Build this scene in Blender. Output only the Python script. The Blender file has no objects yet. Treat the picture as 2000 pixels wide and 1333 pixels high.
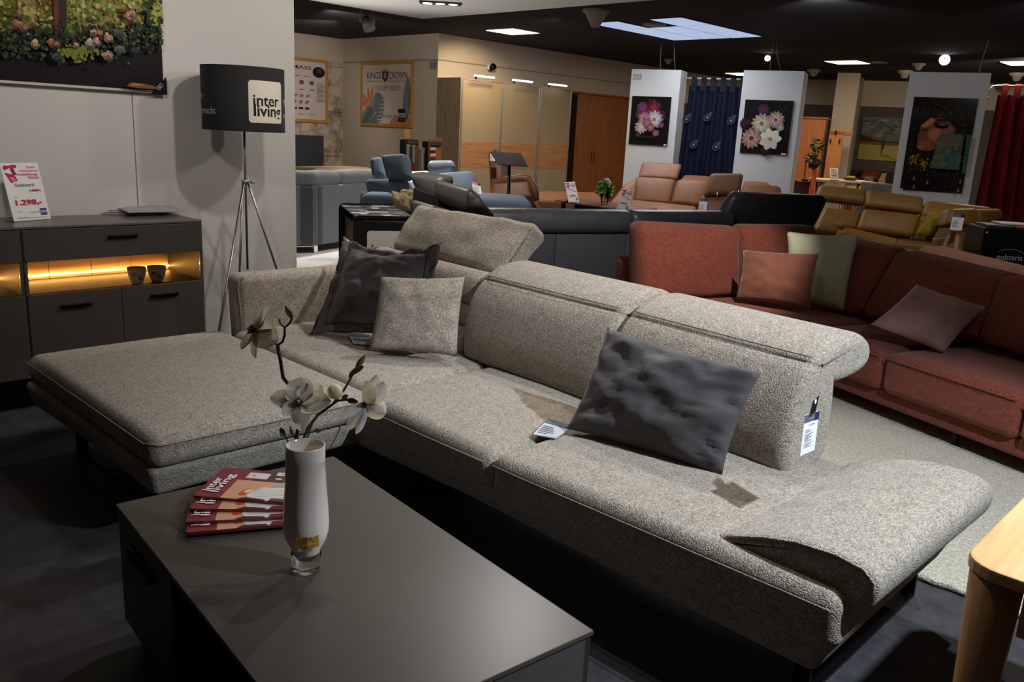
import bpy, bmesh, math, random
from mathutils import Vector, Matrix, noise
PI=math.pi; V3=Vector
SC=bpy.context.scene; COL=SC.collection
# ------------------------------------------------------------------ camera
FPX=1653.262; PITCH=0.242045625; ROLL=-0.0513971645; YAW=0.81157; EYE=V3((0,0,1.55))
_f=V3((math.sin(YAW)*math.cos(PITCH),math.cos(YAW)*math.cos(PITCH),-math.sin(PITCH)))
_r=V3((math.cos(YAW),-math.sin(YAW),0)); _d=_f.cross(_r)
RT=math.cos(ROLL)*_r+math.sin(ROLL)*_d; DN=-math.sin(ROLL)*_r+math.cos(ROLL)*_d; FW=_f
cd=bpy.data.cameras.new('camera'); cam=bpy.data.objects.new('camera',cd); COL.objects.link(cam)
cd.sensor_width=36; cd.lens=FPX*36/2000; cd.clip_end=100; cd.clip_start=.05
m=Matrix((( RT.x,-DN.x,-FW.x,0),(RT.y,-DN.y,-FW.y,0),(RT.z,-DN.z,-FW.z,EYE.z),(0,0,0,1)))
cam.matrix_world=m; SC.camera=cam
# ------------------------------------------------------------------ world, exposure
w=bpy.data.worlds.new('world'); SC.world=w; w.use_nodes=True
w.node_tree.nodes['Background'].inputs[0].default_value=(1,.93,.86,1)
w.node_tree.nodes['Background'].inputs[1].default_value=.018
SC.view_settings.view_transform='Standard'; SC.view_settings.look='None'
SC.view_settings.exposure=0.0; SC.view_settings.gamma=1; SC.view_settings.use_curve_mapping=False
# ------------------------------------------------------------------ unseen spots: some read off cast shadows, the rest added for brightness
def spot(x,y,z,tx,ty,tz,watt,deg=70,col=(1,.93,.84),r=.03,blend=.5):
    l=bpy.data.lights.new('unseen_spot','SPOT'); l.energy=watt; l.color=col; l.spot_size=math.radians(deg)
    l.spot_blend=blend; l.shadow_soft_size=r
    o=bpy.data.objects.new('unseen_spot',l); COL.objects.link(o); o.location=(x,y,z)
    o.rotation_euler=(V3((tx,ty,tz))-V3((x,y,z))).to_track_quat('-Z','Y').to_euler(); return o
def area(x,y,z,s,watt,col,rot=(0,0,0),sy=None):
    l=bpy.data.lights.new('panel_light','AREA'); l.energy=watt; l.color=col; l.size=s
    if sy: l.shape='RECTANGLE'; l.size_y=sy
    o=bpy.data.objects.new('panel_light',l); COL.objects.link(o); o.location=(x,y,z); o.rotation_euler=rot; return o
COOL=(.82,.90,1); WARM=(1,.84,.64); NEUT=(1,.955,.91)
# canopy spots over the seating group, partly shadow-matched, partly added
spot(2.58,3.43,2.57, 2.55,5.1,1.3, 34,90,NEUT,.035)
spot(3.25,3.45,2.57, 2.6,5.1,1.2, 29,90,NEUT,.035)
spot(.9,3.0,2.57, 1.4,5.1,1.3, 60,72,NEUT,.09)  # added wall light, softens the lamp shade's shadows
spot(4.6,2.9,2.57, 2.7,5.1,1.4, 52,80,NEUT,.09)  # second added wall light, from the other side
spot(2.2,2.05,2.57, 1.6,1.95,.4, 40,100,NEUT,.035)
spot(3.6,3.2,2.57, 2.8,2.9,.5, 104,95,NEUT,.035)
spot(3.9,1.4,2.57, 3.2,1.5,.5, 92,95,NEUT,.035)
spot(2.5,-.42,2.57, 2.75,.8,.3, 440,85,(.76,.87,1),.035)
spot(4.3,1.9,2.57, 5.3,3.6,.6, 270,50,NEUT,.035)
spot(5.2,.6,2.57, 6.2,1.4,.4, 9,85,NEUT,.035)
spot(5.2,4.2,2.57, 6.3,4.9,.7, 110,85,NEUT,.035)
spot(4.7,5.6,2.57, 3.8,5.2,.9, 50,80,NEUT,.035)  # added to light the dark sample stand
# made-up upward spot behind the wall end, added to brighten the canopy
spot(4.2,6.4,1.3, 4.35,5.8,2.6, 86,118,NEUT,.1,.6)
# cool daylight panels and warm panels of the dark ceiling
area(11.6,7.8,3.14,2.2,60,COOL,sy=1.5)
area(10.55,10.6,3.14,.6,45,WARM); area(16.5,7.7,3.14,.6,45,WARM); area(15.5,4.2,3.14,.6,40,WARM); area(14.3,9.0,3.14,.6,25,WARM)
# background zones: unseen spots, mostly added to brighten them
spot(6.6,9.3,3.1, 6.2,8.7,.0, 400,90,NEUT,.05)
spot(7.0,7.4,3.1, 7.2,9.4,.6, 160,100,NEUT,.05)
spot(8.6,12.4,3.1, 8.6,15.0,1.3, 70,110,NEUT,.05)
spot(7.6,11.4,3.1, 10.5,13.2,1.8, 60,90,NEUT,.05)
spot(10.9,10.9,3.1, 11.2,12.1,1.6, 44,110,(1,.80,.50),.05)
spot(9.6,8.6,3.1, 12.6,12,1.2, 22,80,WARM,.05)
spot(9.2,6.4,3.1, 11.2,8.6,.6, 66,80,NEUT,.05)  # added for the marble table's signs and plant
spot(9.5,4.6,3.1, 13.5,6.0,1.8, 58,90,(.93,.95,1),.05)
spot(10.3,2.4,3.1, 12.7,3.2,1.4, 60,100,NEUT,.05)
spot(9.2,1.6,3.1, 11.5,1.8,.6, 76,80,NEUT,.05)
spot(16.5,4.0,3.1, 19.0,5.4,1.2, 200,110,WARM,.05)  # added to brighten the far room
spot(6.7,7.3,3.1, 6.2,7.0,.5, 90,80,NEUT,.05)  # added to brighten the sheepskin cushions
spot(7.1,1.5,3.1, 7.85,2.2,.7, 60,42,NEUT,.05)  # added to brighten the salmon sofa
spot(8.3,5.7,3.1, 9.5,7.4,.7, 90,42,NEUT,.05)  # added narrow spot on the marble table's price signs
# ------------------------------------------------------------------ measuring: photo pixel -> point in the room
def ray(x,y): return RT*(x-1000)+DN*(y-666.5)+FW*FPX
def at_z(x,y,z): d=ray(x,y); return EYE+d*((z-EYE.z)/d.z)
def at_y(x,y,Y): d=ray(x,y); return EYE+d*(Y/d.y)
def at_x(x,y,X): d=ray(x,y); return EYE+d*(X/d.x)
def at_d(x,y,D): return EYE+ray(x,y)*(D/FPX)
def at_pl(x,y,P,n): d=ray(x,y); n=V3(n); return EYE+d*(n.dot(V3(P)-EYE)/n.dot(d))
def over(x,y,P):
    d=ray(x,y); return EYE+d*((P[0]*d.x+P[1]*d.y)/(d.x**2+d.y**2))
class Frame:
    """upright piece of the room: origin on the floor, ex to the right, ey away"""
    def __init__(s,o,ang=None,ex=None):
        s.o=V3((o[0],o[1],0))
        if ex is not None: ang=math.atan2(ex[1],ex[0])
        s.a=ang; s.ex=V3((math.cos(ang),math.sin(ang),0)); s.ey=V3((-math.sin(ang),math.cos(ang),0))
    def w(s,x,y,z): return s.o+s.ex*x+s.ey*y+V3((0,0,z))
    def l(s,P): r=V3(P)-s.o; return V3((r.dot(s.ex),r.dot(s.ey),r.z))
    def at(s,px,py,y=0): return at_pl(px,py,s.o+s.ey*y,s.ey)
    def side(s,px,py,x=0): return at_pl(px,py,s.o+s.ex*x,s.ex)
# ------------------------------------------------------------------ geometry
class MB:
    def __init__(s): s.v=[]; s.f=[]; s.m=[]; s.c=[]; s.sm=[]
    def add(s,g,mat=0,M=None,smooth=True,col=None):
        vs,fs=g; b=len(s.v)
        s.v+= [tuple(M@V3(p)) for p in vs] if M is not None else [tuple(p) for p in vs]
        for f in fs: s.f.append([i+b for i in f]); s.m.append(mat); s.sm.append(smooth); s.c.append(col)
        return s
def bil(q,u,v): return q[0]*((1-u)*(1-v))+q[1]*(u*(1-v))+q[2]*(u*v)+q[3]*((1-u)*v)
def box(sx,sy,sz,c=(0,0,0)):
    x,y,z=sx/2,sy/2,sz/2; vs=[(c[0]+a*x,c[1]+b*y,c[2]+d*z) for a in(-1,1) for b in(-1,1) for d in(-1,1)]
    return vs,[(0,1,3,2),(4,6,7,5),(0,4,5,1),(2,3,7,6),(0,2,6,4),(1,5,7,3)]
def rbox(sx,sy,sz,r,n=(2,2,2),seg=3,c=(0,0,0)):
    r=min(r,sx/2-1e-4,sy/2-1e-4,sz/2-1e-4); h=(sx/2,sy/2,sz/2); ax=[]
    for a in range(3):
        arc=[-h[a]+r*(1-math.tan((1-i/seg)*PI/4)) for i in range(seg)]
        i0=-h[a]+r; i1=h[a]-r; inn=[i0+(i1-i0)*i/n[a] for i in range(n[a]+1)]
        ax.append(arc+inn+[-t for t in reversed(arc)])
    L=[len(a)-1 for a in ax]; idx={}; vs=[]; fs=[]
    def vid(i,j,k):
        if (i,j,k) in idx: return idx[(i,j,k)]
        p=[ax[0][i],ax[1][j],ax[2][k]]; q=[max(-h[a]+r,min(h[a]-r,p[a])) for a in range(3)]
        d=V3(p)-V3(q)
        if d.length>1e-9: p=V3(q)+d.normalized()*r
        idx[(i,j,k)]=len(vs); vs.append((p[0]+c[0],p[1]+c[1],p[2]+c[2])); return idx[(i,j,k)]
    for a in range(3):
        b,e=(a+1)%3,(a+2)%3
        for s in (0,L[a]):
            for i in range(L[b]):
                for j in range(L[e]):
                    t=[]
                    for (di,dj) in ((0,0),(1,0),(1,1),(0,1)):
                        k=[0,0,0]; k[a]=s; k[b]=i+di; k[e]=j+dj; t.append(vid(*k))
                    fs.append(t if s else t[::-1])
    return vs,fs
def slab(q,thick,r=.04,puff=.02,n=(6,2,6),seg=3,wr=0,seed=0,back=None,pr=.5):
    """soft block: q = front face corners BL,BR,TR,TL, thickness goes away from the viewer"""
    q=[V3(p) for p in q]; W=((q[1]-q[0]).length+(q[2]-q[3]).length)/2; H=((q[3]-q[0]).length+(q[2]-q[1]).length)/2
    N=(q[1]-q[0]).cross(q[3]-q[0]).normalized()*-1
    if N.dot(bil(q,.5,.5)-EYE)<0: N=-N
    if back is not None: N=V3(back).normalized()
    vs,fs=rbox(W,thick,H,r,n,seg); out=[]
    for p in vs:
        u=p[0]/W+.5; v=p[2]/H+.5; y=p[1]+thick/2; k=max(0,4*u*(1-u))**pr*max(0,4*v*(1-v))**pr
        y+= -puff*k if p[1]<0 else puff*.4*k
        P=bil(q,u,v)+N*y
        if wr: P=P+N*(wr*noise.noise(P*9+V3((seed,0,0))))
        out.append(P)
    if (q[1]-q[0]).cross(q[3]-q[0]).dot(N)>0: fs=[f[::-1] for f in fs]
    return out,fs
def tube(path,r,seg=8,closed=False,caps=True):
    P=[V3(p) for p in path]; n=len(P); R=r if isinstance(r,(list,tuple)) else [r]*n; vs=[]; fs=[]; up=None
    for i in range(n):
        if closed: t=P[(i+1)%n]-P[i-1]
        else: t=P[min(i+1,n-1)]-P[max(i-1,0)]
        t=t.normalized() if t.length>1e-9 else V3((0,0,1))
        if up is None: up=V3((0,0,1)) if abs(t.z)<.9 else V3((1,0,0))
        a=t.cross(up).normalized(); b=a.cross(t).normalized(); up=b
        for k in range(seg):
            an=2*PI*k/seg; vs.append(P[i]+a*(math.cos(an)*R[i])+b*(math.sin(an)*R[i]))
    for i in range(n if closed else n-1):
        for k in range(seg):
            j=(i+1)%n; fs.append((i*seg+k,i*seg+(k+1)%seg,j*seg+(k+1)%seg,j*seg+k))
    if caps and not closed: fs.append(tuple(range(seg-1,-1,-1))); fs.append(tuple((n-1)*seg+k for k in range(seg)))
    return vs,fs
def lathe(prof,seg=32,c=(0,0,0),caps=False):
    vs=[];fs=[];n=len(prof)
    for (r,z) in prof:
        for k in range(seg): a=2*PI*k/seg; vs.append((c[0]+r*math.cos(a),c[1]+r*math.sin(a),c[2]+z))
    for i in range(n-1):
        for k in range(seg): fs.append((i*seg+k,i*seg+(k+1)%seg,(i+1)*seg+(k+1)%seg,(i+1)*seg+k))
    if caps: fs.append(tuple(range(seg-1,-1,-1))); fs.append(tuple((n-1)*seg+k for k in range(seg)))
    return vs,fs
def cyl(r,h,c=(0,0,0),seg=20): return lathe([(r,0),(r,h)],seg,c,True)
def smooth_poly(P,it=2):
    for _ in range(it):
        Q=[]
        for i in range(len(P)):
            a=V3(P[i]);b=V3(P[(i+1)%len(P)]); Q+= [a*.75+b*.25,a*.25+b*.75]
        P=Q
    return [tuple(p) for p in P]
def sweep(prof,L,rend=.03,n=8,seg=4,bulge=0):
    """closed profile (y,z) swept along x from 0 to L, ends rounded over"""
    P=[V3((p[0],p[1])) for p in prof]; k=len(P); A=sum(P[i].x*P[(i+1)%k].y-P[(i+1)%k].x*P[i].y for i in range(k))
    sg=1 if A>0 else -1; nr=[]
    for i in range(k):
        t=(P[(i+1)%k]-P[i-1]).normalized(); nr.append(V3((t.y,-t.x))*sg)
    xs=[rend*(1-math.cos(i/seg*PI/2)) for i in range(seg)]+[rend+(L-2*rend)*i/n for i in range(n+1)]+[L-rend*(1-math.cos(i/seg*PI/2)) for i in range(seg-1,-1,-1)]
    vs=[];fs=[]
    for x in xs:
        e=min(x,L-x); off=0 if e>=rend else rend-math.sqrt(max(0,rend**2-(rend-e)**2))
        b=bulge*max(0,4*x/L*(1-x/L))**.5
        for i in range(k): p=P[i]+nr[i]*(b-off); vs.append((x,p.x,p.y))
    m=len(xs)
    for j in range(m-1):
        for i in range(k):
            f=(j*k+i,j*k+(i+1)%k,(j+1)*k+(i+1)%k,(j+1)*k+i); fs.append(f[::-1] if sg>0 else f)
    fs.append(tuple(range(k)) if sg<0 else tuple(range(k-1,-1,-1))); e=tuple((m-1)*k+i for i in range(k)); fs.append(e if sg>0 else e[::-1])
    return vs,fs
def prism(poly,t,M=None):
    """poly (x,z) extruded along +y"""
    k=len(poly); vs=[(p[0],0,p[1]) for p in poly]+[(p[0],t,p[1]) for p in poly]
    fs=[tuple(range(k)),tuple(range(2*k-1,k-1,-1))]+[((i+1)%k,i,k+i,k+(i+1)%k) for i in range(k)]
    return vs,fs
def pillow(q,T,n=22,pinch=.06,margin=0,seed=1,wr=.012,ears=0.0,dip=0):
    q=[V3(p) for p in q]; N=(q[1]-q[0]).cross(q[3]-q[0]).normalized(); Wd=(q[1]-q[0]).length
    if N.dot(EYE-bil(q,.5,.5))<0: N=-N
    vs=[];fs=[];idx={}
    def s(t): return max(0,min(1,(t-margin)/(1-2*margin)))
    for side in (1,-1):
        for i in range(n+1):
            for j in range(n+1):
                u=i/n;v=j/n; ed=i in(0,n) or j in(0,n)
                if side<0 and ed: idx[(side,i,j)]=idx[(1,i,j)]; continue
                uu=u+(0.5-u)*pinch*4*v*(1-v)*(1 if margin==0 else .9); vv=v+(0.5-v)*pinch*4*u*(1-u)
                vv-=dip*4*u*(1-u)*v*v
                P=bil(q,uu,vv); su=s(u);sv=s(v)
                h=(4*su*(1-su))**.55*(4*sv*(1-sv))**.55
                t=T/2*h+(0 if ed else .002)
                k=noise.noise(V3((u*5.5+seed*7.1,v*5.5,side*.7+seed)))*wr*1.3+noise.noise(V3((u*13+seed*3,v*13,side*2.)))*wr*.55
                rad=math.atan2(v-.5,u-.5); cr=abs(noise.noise(V3((math.cos(rad)*4+seed,math.sin(rad)*4,seed*2.))))*wr*2.2*(1-h)*(0 if margin else 1)
                if margin and (su in(0,1) or sv in(0,1)) : k=noise.noise(V3((u*9+seed,v*9,0)))*wr*1.2; t=.003
                vs.append(P+N*(side*t+(k if margin and t<.004 else side*k*min(1,h*2))+side*cr*(0 if ed else 1)*.6)); idx[(side,i,j)]=len(vs)-1
        for i in range(n):
            for j in range(n):
                f=(idx[(side,i,j)],idx[(side,i+1,j)],idx[(side,i+1,j+1)],idx[(side,i,j+1)])
                fs.append(f if side>0 else f[::-1])
    return vs,fs
def quadseat(q,z0,z1,r=.04,crown=.015,n=(10,10,2),seg=4,wr=0,taper=0):
    """cushion lying flat; q = xy corners, z0..z1"""
    q=[V3((p[0],p[1],0)) for p in q]; W=((q[1]-q[0]).length+(q[2]-q[3]).length)/2; D=((q[3]-q[0]).length+(q[2]-q[1]).length)/2; H=z1-z0
    vs,fs=rbox(W,D,H,r,n,seg); out=[]; cc=bil(q,.5,.5)
    for p in vs:
        u=p[0]/W+.5; v=p[1]/D+.5; k=max(0,4*u*(1-u))**.6*max(0,4*v*(1-v))**.6; P=bil(q,u,v)
        fz=(p[2]+H/2)/H
        if taper: P=P+(cc-P).normalized()*(taper*(1-fz)) if (cc-P).length>1e-6 else P
        z=z0+p[2]+H/2+(crown*k if p[2]>0 else 0)
        if wr: z+=wr*noise.noise(V3((P.x*6,P.y*6,z)))*k
        out.append((P.x,P.y,z))
    if (q[1]-q[0]).cross(q[3]-q[0]).z<0: fs=[f[::-1] for f in fs]
    return out,fs
def xf(loc=(0,0,0),rz=0,rx=0,ry=0): return Matrix.Translation(loc)@Matrix.Rotation(rz,4,'Z')@Matrix.Rotation(ry,4,'Y')@Matrix.Rotation(rx,4,'X')
# ------------------------------------------------------------------ materials
MATS={}
def lin(c):
    f=lambda x:(x/12.92 if x<=.04045 else ((x+.055)/1.055)**2.4)
    return tuple(f(x/255) for x in c)
def mat(name,rgb,rough=.6,metal=0,emit=0,spec=.5,noise_=None,bump=None,coat=0,sheen=0,trans=0,sss=0):
    """rgb sRGB 0-255; noise_=(scale,rgb2,detail[,stretch]); bump=(scale,strength[,stretch])"""
    if name in MATS: return MATS[name]
    m=bpy.data.materials.new(name); m.use_nodes=True; nt=m.node_tree; b=nt.nodes['Principled BSDF']; N=nt.nodes.new; Lk=nt.links.new
    c=lin(rgb)+(1,); b.inputs['Base Color'].default_value=c; b.inputs['Roughness'].default_value=rough; b.inputs['Metallic'].default_value=metal
    b.inputs['Specular IOR Level'].default_value=spec
    if coat: b.inputs['Coat Weight'].default_value=coat; b.inputs['Coat Roughness'].default_value=.1
    if sheen: b.inputs['Sheen Weight'].default_value=sheen; b.inputs['Sheen Roughness'].default_value=.5
    if sss: b.inputs['Subsurface Weight'].default_value=sss; b.inputs['Subsurface Radius'].default_value=(.02,.016,.01); b.inputs['Subsurface Scale'].default_value=.5
    if trans: b.inputs['Transmission Weight'].default_value=trans
    if emit: b.inputs['Emission Color'].default_value=c; b.inputs['Emission Strength'].default_value=emit
    tc=N('ShaderNodeTexCoord')
    def tex(sc,det,st):
        mp=N('ShaderNodeMapping'); Lk(tc.outputs['Object'],mp.inputs[0]); mp.inputs['Scale'].default_value=st
        n=N('ShaderNodeTexNoise'); n.inputs['Scale'].default_value=sc; n.inputs['Detail'].default_value=det; Lk(mp.outputs[0],n.inputs[0]); return n
    if noise_:
        n=tex(noise_[0],noise_[2],noise_[3] if len(noise_)>3 else (1,1,1)); r=N('ShaderNodeValToRGB'); Lk(n.outputs[0],r.inputs[0])
        r.color_ramp.elements[0].position=.35; r.color_ramp.elements[1].position=.65
        r.color_ramp.elements[0].color=c; r.color_ramp.elements[1].color=lin(noise_[1])+(1,); Lk(r.outputs[0],b.inputs['Base Color'])
    if bump:
        n=tex(bump[0],3,bump[2] if len(bump)>2 else (1,1,1)); bp=N('ShaderNodeBump'); bp.inputs['Strength'].default_value=bump[1]; bp.inputs['Distance'].default_value=.02
        Lk(n.outputs[0],bp.inputs['Height']); Lk(bp.outputs[0],b.inputs['Normal'])
    MATS[name]=m; return m
def boucle(name,dark,light,scale=160,strength=.5):
    """woven upholstery: small knots of two yarn tones"""
    if name in MATS: return MATS[name]
    m=bpy.data.materials.new(name); m.use_nodes=True; nt=m.node_tree; b=nt.nodes['Principled BSDF']; N=nt.nodes.new; Lk=nt.links.new
    b.inputs['Roughness'].default_value=.95; b.inputs['Specular IOR Level'].default_value=.15; b.inputs['Sheen Weight'].default_value=.15
    tc=N('ShaderNodeTexCoord'); v=N('ShaderNodeTexVoronoi'); v.inputs['Scale'].default_value=scale; Lk(tc.outputs['Object'],v.inputs[0])
    n=N('ShaderNodeTexNoise'); n.inputs['Scale'].default_value=scale*.55; n.inputs['Detail'].default_value=3; Lk(tc.outputs['Object'],n.inputs[0])
    n2=N('ShaderNodeTexNoise'); n2.inputs['Scale'].default_value=22; n2.inputs['Detail'].default_value=4; Lk(tc.outputs['Object'],n2.inputs[0])
    ad=N('ShaderNodeMath'); ad.operation='ADD'; sp=N('ShaderNodeSeparateColor'); Lk(v.outputs['Color'],sp.inputs[0]); Lk(sp.outputs[0],ad.inputs[0]); Lk(n.outputs[0],ad.inputs[1])
    a2=N('ShaderNodeMath'); a2.operation='MULTIPLY_ADD'; a2.inputs[1].default_value=.45; Lk(ad.outputs[0],a2.inputs[0]); 
    m3=N('ShaderNodeMath'); m3.operation='MULTIPLY_ADD'; m3.inputs[1].default_value=.25; m3.inputs[2].default_value=-.075; Lk(n2.outputs[0],m3.inputs[0]); Lk(m3.outputs[0],a2.inputs[2])
    r=N('ShaderNodeValToRGB'); r.color_ramp.elements[0].position=.1; r.color_ramp.elements[1].position=.9
    r.color_ramp.elements[0].color=lin(dark)+(1,); r.color_ramp.elements[1].color=lin(light)+(1,)
    Lk(a2.outputs[0],r.inputs[0]); Lk(r.outputs[0],b.inputs['Base Color'])
    bp=N('ShaderNodeBump'); bp.inputs['Strength'].default_value=strength; bp.inputs['Distance'].default_value=.004; bp.invert=True
    Lk(v.outputs['Distance'],bp.inputs['Height']); Lk(bp.outputs[0],b.inputs['Normal'])
    MATS[name]=m; return m
def wood(name,a,b_,axis=0,scale=3,rough=.45):
    st=[14,14,14]; st[axis]=1.0
    return mat(name,a,rough,noise_=(scale,b_,6,tuple(st)),bump=(scale*2,.06,tuple(st)))
def glassy(name,tint=(255,255,255),refl=.08):
    if name in MATS: return MATS[name]
    m=bpy.data.materials.new(name); m.use_nodes=True; nt=m.node_tree; nt.nodes.remove(nt.nodes['Principled BSDF']); N=nt.nodes.new; Lk=nt.links.new
    t=N('ShaderNodeBsdfTransparent'); t.inputs[0].default_value=lin(tint)+(1,); g=N('ShaderNodeBsdfGlossy'); g.inputs['Roughness'].default_value=.02
    fr=N('ShaderNodeFresnel'); fr.inputs[0].default_value=1.45; mx=N('ShaderNodeMixShader'); Lk(fr.outputs[0],mx.inputs[0]); Lk(t.outputs[0],mx.inputs[1]); Lk(g.outputs[0],mx.inputs[2])
    Lk(mx.outputs[0],nt.nodes['Material Output'].inputs[0]); MATS[name]=m; return m
def printmat(name='print',rough=.6,coat=0):
    if name in MATS: return MATS[name]
    m=bpy.data.materials.new(name); m.use_nodes=True; nt=m.node_tree; b=nt.nodes['Principled BSDF']
    a=nt.nodes.new('ShaderNodeVertexColor'); a.layer_name='Col'; nt.links.new(a.outputs[0],b.inputs['Base Color']); b.inputs['Roughness'].default_value=rough; b.inputs['Specular IOR Level'].default_value=.5 if coat or rough<.4 else .15
    if coat: b.inputs['Coat Weight'].default_value=coat; b.inputs['Coat Roughness'].default_value=.03
    MATS[name]=m; return m
# ------------------------------------------------------------------ objects
def thing(name,label,cat,loc=(0,0,0),rz=0,group=None):
    o=bpy.data.objects.new(name,None); COL.objects.link(o); o.location=(loc[0],loc[1],loc[2] if len(loc)>2 else 0); o.rotation_euler=(0,0,rz); o.empty_display_size=.1
    o['label']=label; o['category']=cat
    if group: o['group']=group
    return o
def wmat(o):
    M=Matrix.Translation(o.location)@o.rotation_euler.to_matrix().to_4x4()
    return wmat(o.parent)@M if o.parent else M
def fixn(me,mb):
    if not any(c is not None for c in mb.c):
        bm=bmesh.new(); bm.from_mesh(me); bmesh.ops.recalc_face_normals(bm,faces=bm.faces); bm.to_mesh(me); bm.free()
    for p in me.polygons:
        if len(p.vertices)>6: p.use_smooth=False
    me.update()
def obj(name,mb,mats,parent=None,world=True,label=None,loc=None):
    """one mesh object; world=True: mb is given in room coordinates"""
    me=bpy.data.meshes.new(name)
    mb=mb if isinstance(mb,MB) else MB().add(mb)
    o=bpy.data.objects.new(name,me); COL.objects.link(o)
    if parent: o.parent=parent
    if loc is not None: o.location=loc
    vs=mb.v
    if world:
        I=wmat(o).inverted(); vs=[tuple(I@V3(p)) for p in vs]
    me.from_pydata(vs,[],mb.f)
    for k in (mats if isinstance(mats,(list,tuple)) else [mats]): me.materials.append(k)
    for i,p in enumerate(me.polygons): p.material_index=mb.m[i]; p.use_smooth=mb.sm[i]
    if any(c is not None for c in mb.c):
        ca=me.color_attributes.new('Col','FLOAT_COLOR','CORNER'); li=0
        for i,p in enumerate(me.polygons):
            c=mb.c[i] or (1,1,1)
            for l in p.loop_indices: ca.data[l].color=(c[0],c[1],c[2],1)
    fixn(me,mb)
    if label: o['label']=label
    return o
def tag(o,label,cat,group=None):
    o['label']=label; o['category']=cat
    if group: o['group']=group
    return o
def solo(name,mb,mats,label,cat,loc,group=None,rz=0):
    """a thing that is one mesh, origin at loc"""
    me=obj(name,MB(),mats); me.location=loc; me.rotation_euler=(0,0,rz)
    mb=mb if isinstance(mb,MB) else MB().add(mb)
    bpy.data.meshes.remove(me.data) if False else None
    I=wmat(me).inverted(); d=me.data; d.from_pydata([tuple(I@V3(p)) for p in mb.v],[],mb.f)
    for i,p in enumerate(d.polygons): p.material_index=mb.m[i]; p.use_smooth=mb.sm[i]
    if any(c is not None for c in mb.c):
        ca=d.color_attributes.new('Col','FLOAT_COLOR','CORNER')
        for i,p in enumerate(d.polygons):
            c=mb.c[i] or (1,1,1)
            for l in p.loop_indices: ca.data[l].color=(c[0],c[1],c[2],1)
    fixn(d,mb); return tag(me,label,cat,group)
def struct(name,mb,mats): o=obj(name,mb,mats); o['kind']='structure'; return o
def rot_copy(o,**kw):
    c=o.copy(); COL.objects.link(c)
    for ch in o.children:
        d=ch.copy(); COL.objects.link(d); d.parent=c
        for g in ch.children: e=g.copy(); COL.objects.link(e); e.parent=d
    for k,v in kw.items():
        if k in('label','group'): c[k]=v
    return c
_tx={}
def text_geo(s,bold=0):
    if (s,bold) in _tx: return _tx[(s,bold)]
    cu=bpy.data.curves.new('t','FONT'); cu.body=s; cu.size=1; cu.resolution_u=3; cu.offset=bold
    o=bpy.data.objects.new('t',cu); me=o.to_mesh(); vs=[(v.co.x,v.co.y) for v in me.vertices]; fs=[tuple(p.vertices) for p in me.polygons]
    o.to_mesh_clear(); bpy.data.objects.remove(o); bpy.data.curves.remove(cu); _tx[(s,bold)]=(vs,fs); return vs,fs
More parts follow.
